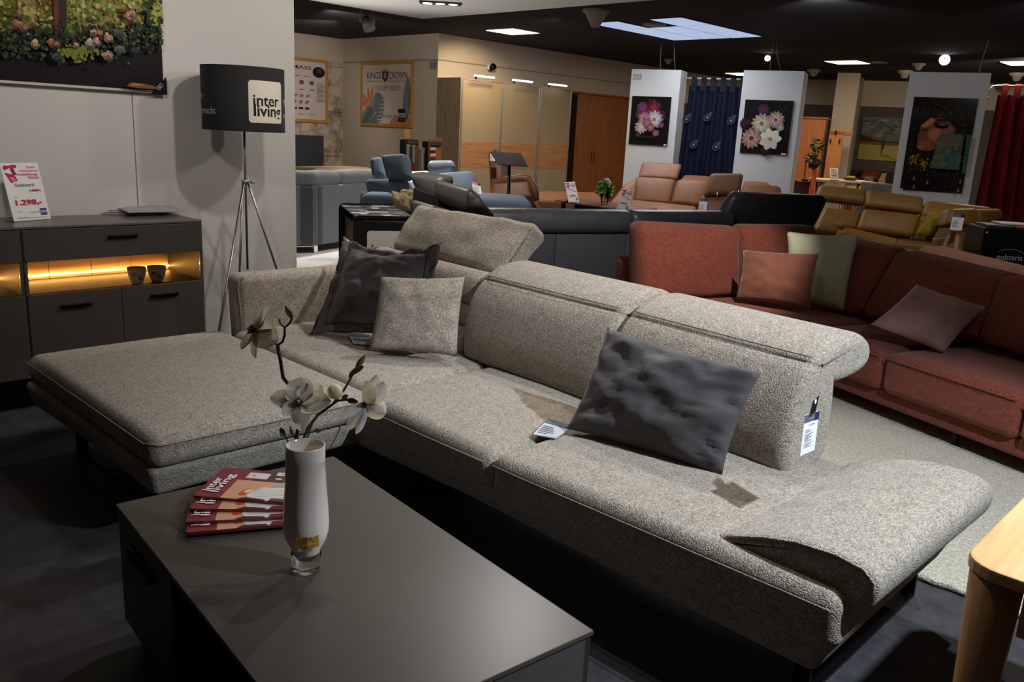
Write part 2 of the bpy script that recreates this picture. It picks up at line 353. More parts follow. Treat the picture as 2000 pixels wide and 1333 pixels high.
class Art:
    """flat print: polygons in metres on a plane; O=bottom-left, ex right, ey up"""
    def __init__(s,O,ex,ey,mapf=None,step=.0003):
        s.O=V3(O); s.ex=V3(ex).normalized(); s.ey=V3(ey).normalized(); s.n=s.ex.cross(s.ey); s.mb=MB(); s.k=1; s.mapf=mapf; s.step=step; s.clip=None
    def P(s,u,v): 
        if s.mapf: return s.mapf(u,v,s.k*s.step)
        return s.O+s.ex*u+s.ey*v+s.n*(s.k*s.step)
    def poly(s,pts,c,new=True):
        s.k+=1 if new else .06
        if s.clip: pts=[(max(s.clip[0],min(s.clip[2],p[0])),max(s.clip[1],min(s.clip[3],p[1]))) for p in pts]
        s.mb.add(([s.P(*p) for p in pts],[tuple(range(len(pts)))]),0,None,False,lin(c)); return s
    def rect(s,u0,v0,u1,v1,c,new=True):
        if s.mapf:
            if new: s.k+=1
            n=max(1,int(abs(u1-u0)/.02))
            for i in range(n): a=u0+(u1-u0)*i/n; b=u0+(u1-u0)*(i+1)/n; s.mb.add(([s.P(a,v0),s.P(b,v0),s.P(b,v1),s.P(a,v1)],[(0,1,2,3)]),0,None,False,lin(c))
            return s
        return s.poly([(u0,v0),(u1,v0),(u1,v1),(u0,v1)],c,new)
    def ell(s,u,v,a,b,c,rot=0,n=18,new=True):
        cr,sr=math.cos(rot),math.sin(rot)
        return s.poly([(u+a*math.cos(t)*cr-b*math.sin(t)*sr,v+a*math.cos(t)*sr+b*math.sin(t)*cr) for t in [2*PI*i/n for i in range(n)]],c,new)
    def leaf(s,u,v,L,W,rot,c,new=True,n=8):
        pts=[]
        for i in range(n+1): t=i/n; pts.append((t*L,W/2*max(0,math.sin(PI*t**.85))**.65))
        for i in range(n-1,0,-1): t=i/n; pts.append((t*L,-W/2*max(0,math.sin(PI*t**.85))**.65))
        cr,sr=math.cos(rot),math.sin(rot)
        return s.poly([(u+x*cr-y*sr,v+x*sr+y*cr) for x,y in pts],c,new)
    def rrect(s,u0,v0,u1,v1,r,c):
        if s.mapf:
            s.k+=1; n=max(4,int((u1-u0)/.01))
            for i in range(n):
                a=u0+(u1-u0)*i/n;b=u0+(u1-u0)*(i+1)/n
                def ins(x):
                    e=min(x-u0,u1-x); return 0 if e>=r else r-math.sqrt(max(0,r*r-(r-e)**2))
                s.mb.add(([s.P(a,v0+ins(a)),s.P(b,v0+ins(b)),s.P(b,v1-ins(b)),s.P(a,v1-ins(a))],[(0,1,2,3)]),0,None,False,lin(c))
            return s
        pts=[]
        for (cx,cy,a0) in ((u1-r,v1-r,0),(u0+r,v1-r,PI/2),(u0+r,v0+r,PI),(u1-r,v0+r,1.5*PI)):
            pts+=[(cx+r*math.cos(a0+PI/2*i/6),cy+r*math.sin(a0+PI/2*i/6)) for i in range(7)]
        return s.poly(pts,c)
    def text(s,t,u,v,h,c,w=None,align='l',bold=0,rot=0):
        vs,fs=text_geo(t,bold)
        if not vs: return s
        s.k+=1; x0=min(p[0] for p in vs); x1=max(p[0] for p in vs); sy=h/.7; sx=sy if w is None else w/(x1-x0); W=(x1-x0)*sx
        o={'l':0,'c':-W/2,'r':-W}[align]; cr,sr=math.cos(rot),math.sin(rot); q=[]
        for p in vs:
            a=(p[0]-x0)*sx+o; b=p[1]*sy; q.append(s.P(u+a*cr-b*sr,v+a*sr+b*cr))
        s.mb.add((q,fs),0,None,False,lin(c)); return s
# ================================================================== SETTING
plaster=mat('white_plaster',(205,200,193),.9,bump=(60,.03))
plaster_far=mat('cream_plaster',(196,180,160),.9,bump=(60,.03))
black_ceil=mat('black_ceiling_tile',(34,29,29),.95,noise_=(3,(40,34,33),3))
ZC=3.2
def floor_material():
    m=bpy.data.materials.new('slate_tile'); m.use_nodes=True; nt=m.node_tree; b=nt.nodes['Principled BSDF']; N=nt.nodes.new; L=nt.links.new
    tc=N('ShaderNodeTexCoord'); br=N('ShaderNodeTexBrick'); br.inputs['Scale'].default_value=1; br.offset=.5
    br.inputs['Brick Width'].default_value=.6; br.inputs['Row Height'].default_value=.3; br.inputs['Mortar Size'].default_value=.0025
    br.inputs['Color1'].default_value=lin((66,65,68))+(1,); br.inputs['Color2'].default_value=lin((62,61,64))+(1,); br.inputs['Mortar'].default_value=lin((74,73,76))+(1,)
    L(tc.outputs['Object'],br.inputs[0]); n=N('ShaderNodeTexNoise'); n.inputs['Scale'].default_value=9; n.inputs['Detail'].default_value=8; n.inputs['Roughness'].default_value=.7; L(tc.outputs['Object'],n.inputs[0])
    r=N('ShaderNodeValToRGB'); r.color_ramp.elements[0].position=.3; r.color_ramp.elements[0].color=(.45,.45,.46,1); r.color_ramp.elements[1].position=.7; r.color_ramp.elements[1].color=(1.25,1.22,1.2,1); L(n.outputs[0],r.inputs[0])
    mx=N('ShaderNodeMix'); mx.data_type='RGBA'; mx.blend_type='MULTIPLY'; mx.inputs[0].default_value=1; L(br.outputs[0],mx.inputs[6]); L(r.outputs[0],mx.inputs[7]); L(mx.outputs[2],b.inputs['Base Color'])
    b.inputs['Roughness'].default_value=.42
    bp=N('ShaderNodeBump'); bp.inputs['Strength'].default_value=.08; bp.inputs['Distance'].default_value=.01; L(n.outputs[0],bp.inputs['Height']); L(bp.outputs[0],b.inputs['Normal']); return m
slate=floor_material()
struct('floor',MB().add(box(40,40,.1,(12,8,-.05)),smooth=False),slate)
pale=mat('pale_carpet',(206,203,197),.95,noise_=(90,(190,187,180),3))
struct('trim_1',MB().add(box(4.6,6.4,.012,(5.6,10.3,.006)),smooth=False),pale)   # pale carpet of the bed zone
struct('ceiling',MB().add(box(34,34,.1,(13,8,ZC+.05)),smooth=False),black_ceil)
struct('ceiling_1',MB().add(box(8.28,9.95,ZC-2.6-.002,(1.64,1.975,2.6+(ZC-2.6)/2)),smooth=False),plaster) # lowered white canopy
WY=5.12
struct('wall_left',MB().add(box(5.68,.14,2.598,(.34,WY+.07,1.299)),smooth=False),plaster)
P=at_y(264,300,WY); struct('trim_2',MB().add(box(.004,.004,2.4,(P.x,WY-.001,1.2)),smooth=False),mat('grey_joint',(128,122,117),.9))
# bed alcove + wardrobe wall
CX,CY=10.53,12.19; AY=15.13
struct('wall_back',MB().add(box(16,.14,ZC,(CX+8,CY+.07,ZC/2)),smooth=False),plaster_far)
struct('wall_alcove',MB().add(box(.14,AY-CY-.14,ZC,(CX+.07,(AY+CY+.14)/2,ZC/2)),smooth=False),plaster_far)
struct('wall_bed',MB().add(box(8,.14,ZC,(CX-3.9,AY+.07,ZC/2)),smooth=False),plaster_far)
zs=at_y(750,120,CY).z
for i,(c,s) in enumerate((((CX+6,CY-.006,at_y(900,122,CY).z),(12,.012,.02)),((CX-.006,(AY+CY)/2,at_x(760,119.5,CX).z),(.012,AY-CY-.05,.02)))):
    struct('trim_%d'%(3+i),MB().add(box(*s,c),smooth=False),mat('wall_rail',(150,136,120),.8))
# stone panels behind the bed
def stone_mat():
    m=bpy.data.materials.new('concrete_look_panel'); m.use_nodes=True; nt=m.node_tree; b=nt.nodes['Principled BSDF']; N=nt.nodes.new; L=nt.links.new
    tc=N('ShaderNodeTexCoord'); n=N('ShaderNodeTexNoise'); n.inputs['Scale'].default_value=3.2; n.inputs['Detail'].default_value=10; n.inputs['Roughness'].default_value=.75; L(tc.outputs['Object'],n.inputs[0])
    r=N('ShaderNodeValToRGB'); r.color_ramp.elements[0].position=.36; r.color_ramp.elements[0].color=lin((92,74,58))+(1,); r.color_ramp.elements[1].position=.56; r.color_ramp.elements[1].color=lin((196,178,158))+(1,); L(n.outputs[0],r.inputs[0]); L(r.outputs[0],b.inputs['Base Color']); b.inputs['Roughness'].default_value=.9; return m
stone=stone_mat(); mb=MB(); x1=CX-.03
zt=at_y(660,122,AY).z
z=.0; row=0
while z<zt-.05:
    h=min(.88,zt-z); x=x1; k=0
    while x>x1-5:
        wd=(1.0 if row%2 else .55) if k==0 else 1.25
        mb.add(rbox(wd-.012,.03,h-.012,.004,(1,1,1),1,(x-wd/2,AY-.018,z+h/2)),smooth=False); x-=wd; k+=1
    z+=h; row+=1
struct('trim_5',mb,stone)
# far room at the right: wall turned against the rest
def far_frame(px,py,D): P=at_d(px,py,D); return Frame((P.x,P.y),ex=(.342,-.940))
FR=far_frame(1700,300,21.0)
l=lambda px,py,y=0: FR.l(FR.at(px,py,y))
zb=l(1700,208).z; xl,xr=l(1480,250).x,l(2300,250).x
dark_wall=mat('taupe_wall',(92,82,76),.9)
A=MB(); 
A.add(box(xr-xl,.12,zb,((xl+xr)/2,.06,zb/2)),0,None,False); A.add(box(xr-xl,.12,ZC-zb,((xl+xr)/2,.06,zb+(ZC-zb)/2)),1,None,False)
T=Matrix.Translation(FR.o)@Matrix.Rotation(FR.a,4,'Z'); A.v=[tuple(T@V3(p)) for p in A.v]
struct('wall_right',A,[dark_wall,plaster_far])
# pillar in the far room
pf=-2.2
pl0,pl1=FR.l(FR.at(1628,205,pf)),FR.l(FR.at(1672,205,pf)); A=MB(); zt=FR.l(FR.at(1650,203,pf)).z
A.add(box(pl1.x-pl0.x,2.1,ZC,((pl0.x+pl1.x)/2,pf+1.05,ZC/2)),0,None,False); A.v=[tuple(T@V3(p)) for p in A.v]; struct('trim_6',A,plaster_far)
# rug (loop pile)
rugm=mat('white_shag',(214,208,190),1,noise_=(70,(178,172,152),4),bump=(140,.9))
mb=MB().add(quadseat([(3.16,-1.6),(6.6,-1.6),(6.6,3.9),(3.16,3.9)],.001,.028,.013,0,(80,120,1),2))
mb.v=[(p[0]+.012*noise.noise(V3((p[0]*30,p[1]*30,0))),p[1],p[2]+(.006*noise.noise(V3((p[0]*60,p[1]*60,5))) if p[2]>.02 else 0)) for p in mb.v]
solo('rug',mb,rugm,'cream white deep pile rug on the grey floor behind the beige sofa','rug',(4.2,.8,0))

# ================================================================== BEIGE CORNER SOFA
taupe=boucle('taupe_boucle',(92,82,71),(198,186,168),230,.8)
taupe_seam=boucle('taupe_seam',(84,76,66),(150,140,124),210,.3)
blackm=mat('black_metal',(16,15,17),.35,metal=.6)
sofa=thing('corner_sofa','beige grey woven corner sofa with chaise and folded down right armrest','sofa',(2.3,2.4))
def seam(name,pts,parent,m=None,r=.0028): return obj(name,tube(pts,r,6),m or taupe_seam,parent)
def qpath(q,z,inset=0,n=10,edges=(0,1,2,3),crown=0):
    q=[V3((p[0],p[1],z)) for p in q]; c=bil(q,.5,.5); out=[]
    for e in edges:
        a,b=q[e],q[(e+1)%4]
        for i in range(1,n): out.append(a.lerp(b,i/n))
    return [p+(c-p).normalized()*inset for p in out]
ch=[(1.15,2.80),(2.10,2.77),(2.13,4.19),(1.175,4.2)]
c=obj('chaise_cushion',MB().add(quadseat(ch,.32,.445,.05,.016,(16,16,2),4,.004)),taupe,sofa)
seam('seam',qpath([(1.145,2.795),(2.10,2.765),(2.14,4.2),(1.165,4.205)],.418,0,26,(3,0)),c)
cs=[(2.105,2.80),(2.97,2.80),(2.97,4.09),(2.135,4.09)]
c=obj('seat_cushion',MB().add(quadseat(cs,.30,.445,.045,.022,(12,12,2),4,.006)),taupe,sofa)
ms=[(1.97,1.948),(2.92,1.948),(2.97,2.795),(2.03,2.79)]
c=obj('seat_cushion',MB().add(quadseat(ms,.29,.448,.05,.018,(12,12,2),4,.004)),taupe,sofa)
seam('seam',[V3((2.024,2.75,.43)),V3((1.972,2.70,.425)),V3((1.962,2.3,.423)),V3((1.957,1.97,.425))],c)
rs=[(1.965,.69),(2.90,.70),(2.92,1.942),(1.968,1.942)]
c=obj('seat_cushion',MB().add(quadseat(rs,.29,.455,.045,.024,(12,16,2),4,.004)),taupe,sofa)
seam('seam',[V3((1.957,1.92,.425))]+[V3((1.956,1.8-1.1*i/8,.423)) for i in range(9)],c)
b=MB(); b.add(quadseat([(1.145,2.815),(2.10,2.80),(2.12,4.17),(1.15,4.18)],.2,.325,.03,0,(4,4,1),3,0,.05))
b.add(quadseat([(1.985,.70),(2.95,.70),(2.98,4.12),(2.02,2.85)],.2,.32,.03,0,(4,6,1),3,0,.05))
b.add(quadseat([(2.05,2.8),(3.0,2.8),(3.0,4.15),(2.05,4.15)],.2,.33,.02,0,(3,3,1),2))
obj('base',b,taupe,sofa)
# armrest at the left, flares a little backwards
q=[V3((2.17,4.06,.36)),V3((3.12,4.06,.36)),V3((3.14,4.03,.745)),V3((2.13,4.02,.76))]
a=obj('armrest',MB().add(slab(q,.12,.05,.02,(8,2,5),4,0,0,(0,1,0))),taupe,sofa)
seam('seam',[V3((2.178,4.052,.46)),V3((2.168,4.04,.56)),V3((2.15,4.025,.68)),V3((2.155,4.02,.735)),V3((2.2,4.02,.757))],a,MATS['taupe_boucle'],.004)
# armrest at the right, folded flat
prof=smooth_poly([(1.10,.455),(1.06,.475),(.94,.52),(.85,.545),(.74,.552),(.66,.54),(.625,.507),(.63,.45),(.66,.40),(.76,.385),(.9,.395),(1.07,.42)],2)
g=sweep(prof,.92,.02,10,4); a=obj('armrest',MB().add(([(p[0]+2.02,p[1]-.02*(p[0]),p[2]) for p in g[0]],g[1])),taupe,sofa)
seam('seam',[V3((2.026,1.05,.473)),V3((2.022,.94,.514)),V3((2.022,.85,.536)),V3((2.022,.74,.543)),V3((2.022,.67,.532)),V3((2.022,.638,.505)),V3((2.024,.642,.46))],a,MATS['taupe_boucle'],.004)
def axis(p0,p1):
    x=V3((p1[0]-p0[0],p1[1]-p0[1],0)); L=x.length; x.normalize(); y=V3((-x.y,x.x,0))
    return Matrix(((x.x,y.x,0,p0[0]),(x.y,y.y,0,p0[1]),(0,0,1,0),(0,0,0,1))),L
body=smooth_poly([(0,.43),(-.012,.55),(.0,.66),(.035,.76),(.09,.835),(.16,.86),(.24,.82),(.275,.74),(.275,.43)],2)
head=smooth_poly([(.098,.842),(.145,.878),(.22,.91),(.33,.925),(.42,.912),(.485,.872),(.495,.815),(.46,.768),(.36,.748),(.26,.742),(.14,.77)],2)
def backrest(p0,p1,dz=0):
    M,L=axis(p0,p1); b=obj('backrest',MB().add(sweep(body,L,.04,14,4),0,M),taupe,sofa)
    h=obj('headrest',MB().add(sweep(head,L,.045,14,4),0,M),taupe,sofa)
    seam('seam',[M@V3((x,.108-.004*math.sin(x/L*PI)+(.03 if x in(.02,) else 0),.862)) for x in [.02]+[.06+(L-.12)*i/10 for i in range(11)]+[L-.02]],h)
    return M,L
M1,L1=backrest((2.775,2.975),(2.70,2.045)); M2,L2=backrest((2.70,2.03),(2.60,1.165))
Mb=[(0,.43),(-.01,.52),(.006,.585),(.03,.598),(.012,.61),(.012,.66),(.035,.69),(.06,.70),(.045,.715),(.055,.77),(.10,.85),(.2,.86),(.3,.78),(.3,.43)]
M,L=axis((2.90,4.03),(2.80,3.0)); obj('backrest',MB().add(sweep(smooth_poly(Mb,2),L,.03,16,4),0,M),taupe,sofa)
q=[V3((3.06,3.93,.86)),V3((3.03,3.0,.83)),V3((3.29,2.985,1.105)),V3((3.26,3.93,1.115))]
h=obj('headrest',MB().add(slab(q,.14,.05,.035,(14,2,10),4,.022,3)),taupe,sofa)
seam('seam',[V3((3.045,3.0,.835)),V3((3.12,2.99,.91)),V3((3.2,2.985,1.0)),V3((3.275,2.985,1.085))],h)
def sled(p0,p1,wd=.05):
    p0=V3((*p0,0));p1=V3((*p1,0)); d=(p1-p0).normalized(); nx=V3((-d.y,d.x,0))*wd/2; mb=MB(); t=.012
    for (a,b_,z0,z1) in ((p0,p1,.0,.012),(p0,p0+d*t,.0,.215),(p1-d*t,p1,.0,.215)):
        vs=[tuple(c+n_+V3((0,0,z))) for c in(a,b_) for n_ in(-nx,nx) for z in(z0,z1)]
        mb.add((vs,[(0,1,3,2),(4,6,7,5),(0,4,5,1),(2,3,7,6),(0,2,6,4),(1,5,7,3)]),0,None,False)
    return obj('leg',mb,blackm,sofa)
sled((2.17,.84),(3.03,.84)); sled((1.33,3.05),(1.33,4.02)); sled((2.2,2.6),(2.95,2.6))
# hanging price tag on the rightmost backrest
def holder(P,ex,ey,w_,h_):
    return Art(P,ex,ey)
def price_tag(name,bl,br,tl,label,strap=True,headcol=(88,90,104)):
    bl,br,tl=V3(bl),V3(br),V3(tl); ex=(br-bl); W=ex.length; ey=(tl-bl); H=ey.length; ex.normalize(); ey.normalize(); n=ex.cross(ey)
    t=thing(name,label,'price tag',bl)
    mb=MB(); vs=[tuple(bl+ex*(u*W)+ey*(v*H)-n*k) for u in(0,1) for v in(0,1) for k in(.0005,.003)]
    mb.add((vs,[(0,1,3,2),(4,6,7,5),(0,4,5,1),(2,3,7,6),(0,2,6,4),(1,5,7,3)]),0,None,False)
    obj('card',mb,mat('paper_white',(222,220,218),.6),t)
    a=Art(bl,ex,ey); a.rect(0,.80*H,W,H,headcol); a.rect(.70*W,.79*H,W,H,(38,42,84)); a.text('polster',.3*W,.87*H,.03*H,(190,190,200),.35*W)
    a.text('1298',.35*W,.70*H,.04*H,(90,90,100),.4*W)
    for i,v in enumerate((.6,.56,.50,.46,.42,.38,.34,.28,.24,.2)): a.rect(.1*W,v*H,(.45+.3*((i*7)%5)/5)*W,(v+.012)*H,(120,120,130))
    a.rect(0,0,W,.03*H,(120,122,140)); obj('print',a.mb,printmat(),t)
    if strap:
        s=Art(bl+ex*(W*.25)+ey*H,ex,ey); s.poly([(0,-.01),(W*.45,.0),(W*.6,H*.42),(W*.15,H*.30)],(24,24,24)); s.ell(W*.36,H*.28,W*.07,W*.07,(225,225,225)); obj('strap',s.mb,printmat(),t)
    return t
bl=at_d(1563,892,2.44); br=at_d(1591,880,2.52); tl=at_d(1573,812,2.46)
price_tag('hanging_price_tag',bl,br,tl,'white price tag hanging from a black strap on the rightmost beige backrest')
# swatch card lying on the seat
def seat_card(name,c4,label,z=.0):
    P=[V3(p) for p in c4]; ex=(P[1]-P[0]).normalized(); ey=(P[3]-P[0]); W=(P[1]-P[0]).length; H=ey.length; n=V3((0,0,1))
    t=thing(name,label,'card',P[0]); mb=MB(); vs=[tuple(p+n*k) for p in P for k in(-.004,.0)]
    mb.add((vs,[(0,2,4,6),(1,7,5,3),(0,1,3,2),(2,3,5,4),(4,5,7,6),(6,7,1,0)]),0,None,False)
    obj('card',mb,mat('card_grey',(196,198,204),.35),t); a=Art(P[0],ex,(P[3]-P[0]).normalized()); a.n=n
    a.mapf=lambda u,v,k:bil(P,u,v)+n*(k+.0006)
    def R(u0,v0,u1,v1,c): a.k+=1; a.mb.add(([a.P(u0,v0),a.P(u1,v0),a.P(u1,v1),a.P(u0,v1)],[(0,1,2,3)]),0,None,False,lin(c))
    R(0,.72,1,1,(90,96,112)); 
    for i in range(5): R(.1,.12+i*.1,.5+.08*((i*3)%4),.15+i*.1,(110,112,122))
    obj('print',a.mb,printmat(),t); return t
seat_card('swatch_card',[at_z(1041,848,.472),at_z(1085,856,.472),at_z(1120,833,.472),at_z(1072,818,.472)],'pale grey label card lying on the beige seat left of the dark velvet cushion')
seat_card('swatch_card',[at_z(690,671,.478),at_z(722,673,.478),at_z(722,655,.478),at_z(680,652,.478)],'small lilac grey card peeking out under the shiny dark cushion')
# cushions
satin=mat('dark_satin',(92,84,86),.4,noise_=(5,(78,71,73),4),bump=(9,.22))
velvet=mat('charcoal_velvet',(54,50,52),.8,noise_=(7,(70,65,66),5),bump=(9,.25),sheen=.12)
def cushion(name,q,T,m,label,group=None,**k):
    c=bil([V3(p) for p in q],.5,.0); return solo(name,MB().add(pillow(q,T,**k)),m,label,'cushion',(c.x,c.y,c.z),group)
d0=(at_z(610,652,.48)-EYE).dot(FW)
sq=[V3(p) for p in (at_z(604,654,.475),at_x(846,668,2.70),at_x(864,474,2.74),at_z(672,462,.93))]
sc=cushion('cushion',[at_z(604,654,.475),at_x(846,668,2.70),at_x(864,474,2.74),at_z(672,462,.93)],.19,satin,'dark grey satin cushion with a wide flat border in the corner of the beige sofa',n=34,margin=.085,pinch=.085,seed=4,wr=.022,dip=.08)
ring=[]
for (ua,va,ub,vb) in ((.1,.1,.9,.1),(.9,.1,.9,.9),(.9,.9,.1,.9),(.1,.9,.1,.1)):
    for i in range(12): t_=i/12; uu=ua+(ub-ua)*t_; vv=va+(vb-va)*t_; ring.append(bil(sq,uu+(.5-uu)*.085*3.6*vv*(1-vv),vv+(.5-vv)*.085*4*uu*(1-uu)-.08*4*uu*(1-uu)*vv*vv)-FW*.014)
obj('stitching',MB().add(tube(ring,.003,6,True)),mat('dark_thread',(44,40,42),.8),sc)
d1=(at_z(725,682,.47)-EYE).dot(FW)
cushion('cushion',[at_d(720,684,d1-.14),at_d(893,697,d1-.16),at_d(908,541,d1-.08),at_d(742,540,d1-.08)],.13,taupe,'small square beige cushion leaning against the shiny dark one',n=22,pinch=.05,seed=9,wr=.012)
d2=(at_z(1113,832,.48)-EYE).dot(FW); d3=(at_z(1400,920,.48)-EYE).dot(FW)
cushion('cushion',[at_z(1106,838,.48),at_z(1410,930,.475),at_x(1488,728,2.53),at_x(1186,640,2.57)],.16,velvet,'oblong charcoal velvet cushion leaning on the right beige backrests',n=28,pinch=.055,seed=2,wr=.024)

# ================================================================== COFFEE TABLE
grey=mat('grey_lacquer',(76,69,61),.36,spec=.28,noise_=(2,(71,65,57),2))
greyf=mat('grey_front',(74,69,66),.5,noise_=(60,(70,66,63),3))
A=at_z(203,990,.45); B=at_z(635,895,.45); C_=at_z(1160,1232,.45); D=A+(C_-B)
TF=Frame((D.x,D.y),ex=(C_.x-D.x,C_.y-D.y)); Wt=(C_-D).length; Lt=((A-D).length+(B-C_).length)/2
ct=thing('coffee_table','low grey lacquered coffee table with a drawer before the beige sofa','table',TF.o,TF.a)
def fb(name,x0,x1,y0,y1,z0,z1,m,parent,F,r=.002,label=None):
    g=rbox(x1-x0,y1-y0,z1-z0,r,(1,1,1),1,((x0+x1)/2,(y0+y1)/2,(z0+z1)/2)); mb=MB().add(g,0,None,False)
    return obj(name,mb,m,parent,world=False,label=label)
fb('tabletop',0,Wt,0,Lt,.437,.45,grey,ct,TF)
nd=.62*Lt   # niche from y=0.12 to nd, drawer beyond
bt=MB()
for (x0,x1,y0,y1,z0,z1) in ((.004,Wt-.004,.004,.024,.08,.434),(.004,Wt-.004,Lt-.024,Lt-.004,.08,.434),(.004,Wt-.004,.004,Lt-.004,.08,.1),(Wt-.024,Wt-.004,.004,Lt-.004,.08,.434),(.02,Wt-.004,nd-.02,nd,.1,.434),(.3,.315,.024,nd,.1,.434)):
    bt.add(rbox(x1-x0,y1-y0,z1-z0,.002,(1,1,1),1,((x0+x1)/2,(y0+y1)/2,(z0+z1)/2)),0,None,False)
obj('body',bt,greyf,ct,world=False)
dr=fb('drawer',0.0,.018,nd+.002,Lt-.028,.105,.432,greyf,ct,TF)
mb=MB().add(rbox(.02,.2,.010,.002,(1,1,1),1,(-.012,(nd+Lt)/2,.36)),0,None,False); mb.add(rbox(.006,.2,.03,.001,(1,1,1),1,(-.004,(nd+Lt)/2,.372)),0,None,False); obj('handle',mb,blackm,dr,world=False)
for x in(.05,Wt-.05):
    for y in(.06,Lt-.06): obj('leg',MB().add(rbox(.03,.03,.08,.002,(1,1,1),1,(x,y,.04)),0,None,False),blackm,ct,world=False)
# magazines
cover=(112,34,44)
MAGW,MAGL=.21,.285
def magazine(name,P,ang,z,label,back=False,group='magazines on the coffee table'):
    """spine edge toward the viewer's left-bottom; ex = along the spine"""
    t=thing(name,label,'magazine',(P.x,P.y,z),ang,group)
    obj('pages',MB().add(rbox(MAGL-.003,MAGW-.003,.006,.001,(1,1,1),1,(MAGL/2,MAGW/2,.0045)),0,None,False),mat('page_white',(205,200,195),.7),t,world=False)
    obj('cover',MB().add(rbox(MAGL,MAGW,.0012,.0005,(1,1,1),1,(MAGL/2,MAGW/2,.0081)),0,None,False).add(rbox(MAGL,.002,.008,.0005,(1,1,1),1,(MAGL/2,.001,.0042)),0,None,False).add(rbox(MAGL,MAGW,.001,.0004,(1,1,1),1,(MAGL/2,MAGW/2,.0006)),0,None,False),mat('wine_cover',cover,.35,coat=.2),t,world=False)
    a=Art((0,0,.0088),(1,0,0),(0,1,0),step=.00012); L,W=MAGL,MAGW
    a.rect(0,0,L,W,(96,30,40)); a.rect(.0,.0,L,W*.985,(118,38,48))
    a.rect(.27*L,.0,L,.62*W,(196,142,112)); a.rect(.42*L,.62*W,L,W*.99,(72,40,40))
    a.rect(.33*L,.70*W,.56*L,.9*W,(198,190,184)); a.ell(.40*L,.80*W,.02*L,.02*L,(205,120,70)); a.rect(.62*L,.86*W,.76*L,.97*W,(200,192,186)); a.ell(.69*L,.915*W,.025*L,.016*L,(196,92,50))
    a.ell(.68*L,.74*W,.04*L,.02*L,(190,186,184)); 
    a.poly([(.50*L,.16*W),(.60*L,.42*W),(.74*L,.50*W),(L,.52*W),(L,.02*W),(.55*L,.02*W)],(204,198,190))
    a.ell(.47*L,.24*W,.05*L,.12*W,(196,70,24),-.3); a.ell(.49*L,.27*W,.04*L,.07*W,(210,180,160),-.3)
    a.poly([(.64*L,.42*W),(.78*L,.66*W),(.92*L,.72*W),(.96*L,.5*W)],(150,148,150)); a.poly([(.80*L,.55*W),(.92*L,.80*W),(L,.82*W),(L,.52*W)],(196,190,186)); a.ell(.93*L,.86*W,.05*L,.05*L,(40,30,30))
    for k in range(6): a.poly([(.56*L,.05*W+k*.06*W),(.9*L,.10*W+k*.055*W),(.9*L,.108*W+k*.055*W),(.56*L,.056*W+k*.06*W)],(176,172,168))
    a.poly([(.44*L,0),(.52*L,.06*W),(.72*L,.03*W),(.74*L,0)],(60,34,30)); a.poly([(.76*L,0),(.78*L,.09*W),(L,.10*W),(L,0)],(92,44,38))
    # masthead, standing up from the spine
    a.text('inter',.115*L,.16*W,.085*L,(232,226,222),.46*W,rot=PI/2,bold=.014); a.text('living',.205*L,.14*W,.085*L,(232,226,222),.62*W,rot=PI/2,bold=.014)
    a.text('KATALOG',.245*L,.2*W,.008*L,(200,150,150),.4*W,rot=PI/2)
    obj('cover_print',a.mb,printmat('gloss_print',.3),t,world=False); return t
zt_=.451
spec=[((364,1047),(545,1031),'bottom magazine of the fan on the coffee table, wine red cover'),((362,1026),(545,1017),'second magazine from the bottom of the fan, wine red cover'),((370,1000),(545,1002),'third magazine from the bottom of the fan, wine red cover'),((378,974),(545,988),'topmost magazine of the fan with its whole title in view')]
P0=at_z(364,985,zt_); 
e=at_z(366,1035,zt_)-P0
magazine('magazine',at_z(364,1040,zt_)+V3((-.0,.0,0)),math.atan2(*(lambda d:(d.y,d.x))(at_z(445,925,zt_)-at_z(364,1040,zt_)))-PI/2+.25,zt_,'wine red magazine lying crosswise at the back beneath the fanned ones')
for i,(a_,b_,lb) in enumerate(spec):
    z=zt_+.0095*(i+1); p=at_z(*a_,z); q_=at_z(*b_,z); magazine('magazine',p,math.atan2(q_.y-p.y,q_.x-p.x),z,lb)
# ------------------------------------------------------------------ vase with magnolia
VP=at_z(592,1126,.45); VP=V3((VP.x,VP.y,.451)); VP+=V3((math.sin(YAW),math.cos(YAW),0))*.034
vd=(VP-EYE).dot(FW); px=vd/FPX
vase=thing('vase','tall white glass vase with clear foot and yellow price sticker','vase',VP)
opal=mat('opal_glass',(238,224,212),.12,coat=.6,spec=.5); clear=mat('clear_glass',(245,248,246),.02,trans=1)
def vz(py): return over(592,py,VP).z-VP.z
rim=vz(870); 
prof=[(.0,vz(1090)),(.022,vz(1089)),(.030,vz(1083)),(.0345,vz(1078)),(.037,vz(1068)),(.050,vz(1052)),(.0555,vz(1036)),(.0565,vz(1020)),(.0545,vz(990)),(.050,vz(940)),(.0475,vz(900)),(.0475,rim)]
inn=[(r-.004,z) for r,z in prof[::-1] if r>.03]
obj('body',MB().add(lathe(prof+[(.0455,rim+.001)]+inn+[(0,vz(1060))],40),0,Matrix.Translation(VP)),opal,vase)
obj('foot',MB().add(lathe([(0,.0005),(.034,.0005),(.0365,.004),(.037,vz(1090)),(.0375,vz(1075)),(.035,vz(1078)),(.0305,vz(1084)),(.0225,vz(1090)),(0,vz(1092))],40),0,Matrix.Translation(VP)),clear,vase)
va=math.atan2(EYE.y-VP.y,EYE.x-VP.x)
st=Art(VP,(1,0,0),(0,0,1),mapf=lambda u,v,k:VP+V3(((.0565+k)*math.cos(va+.02+u/.0565),(.0565+k)*math.sin(va+.02+u/.0565),v)))
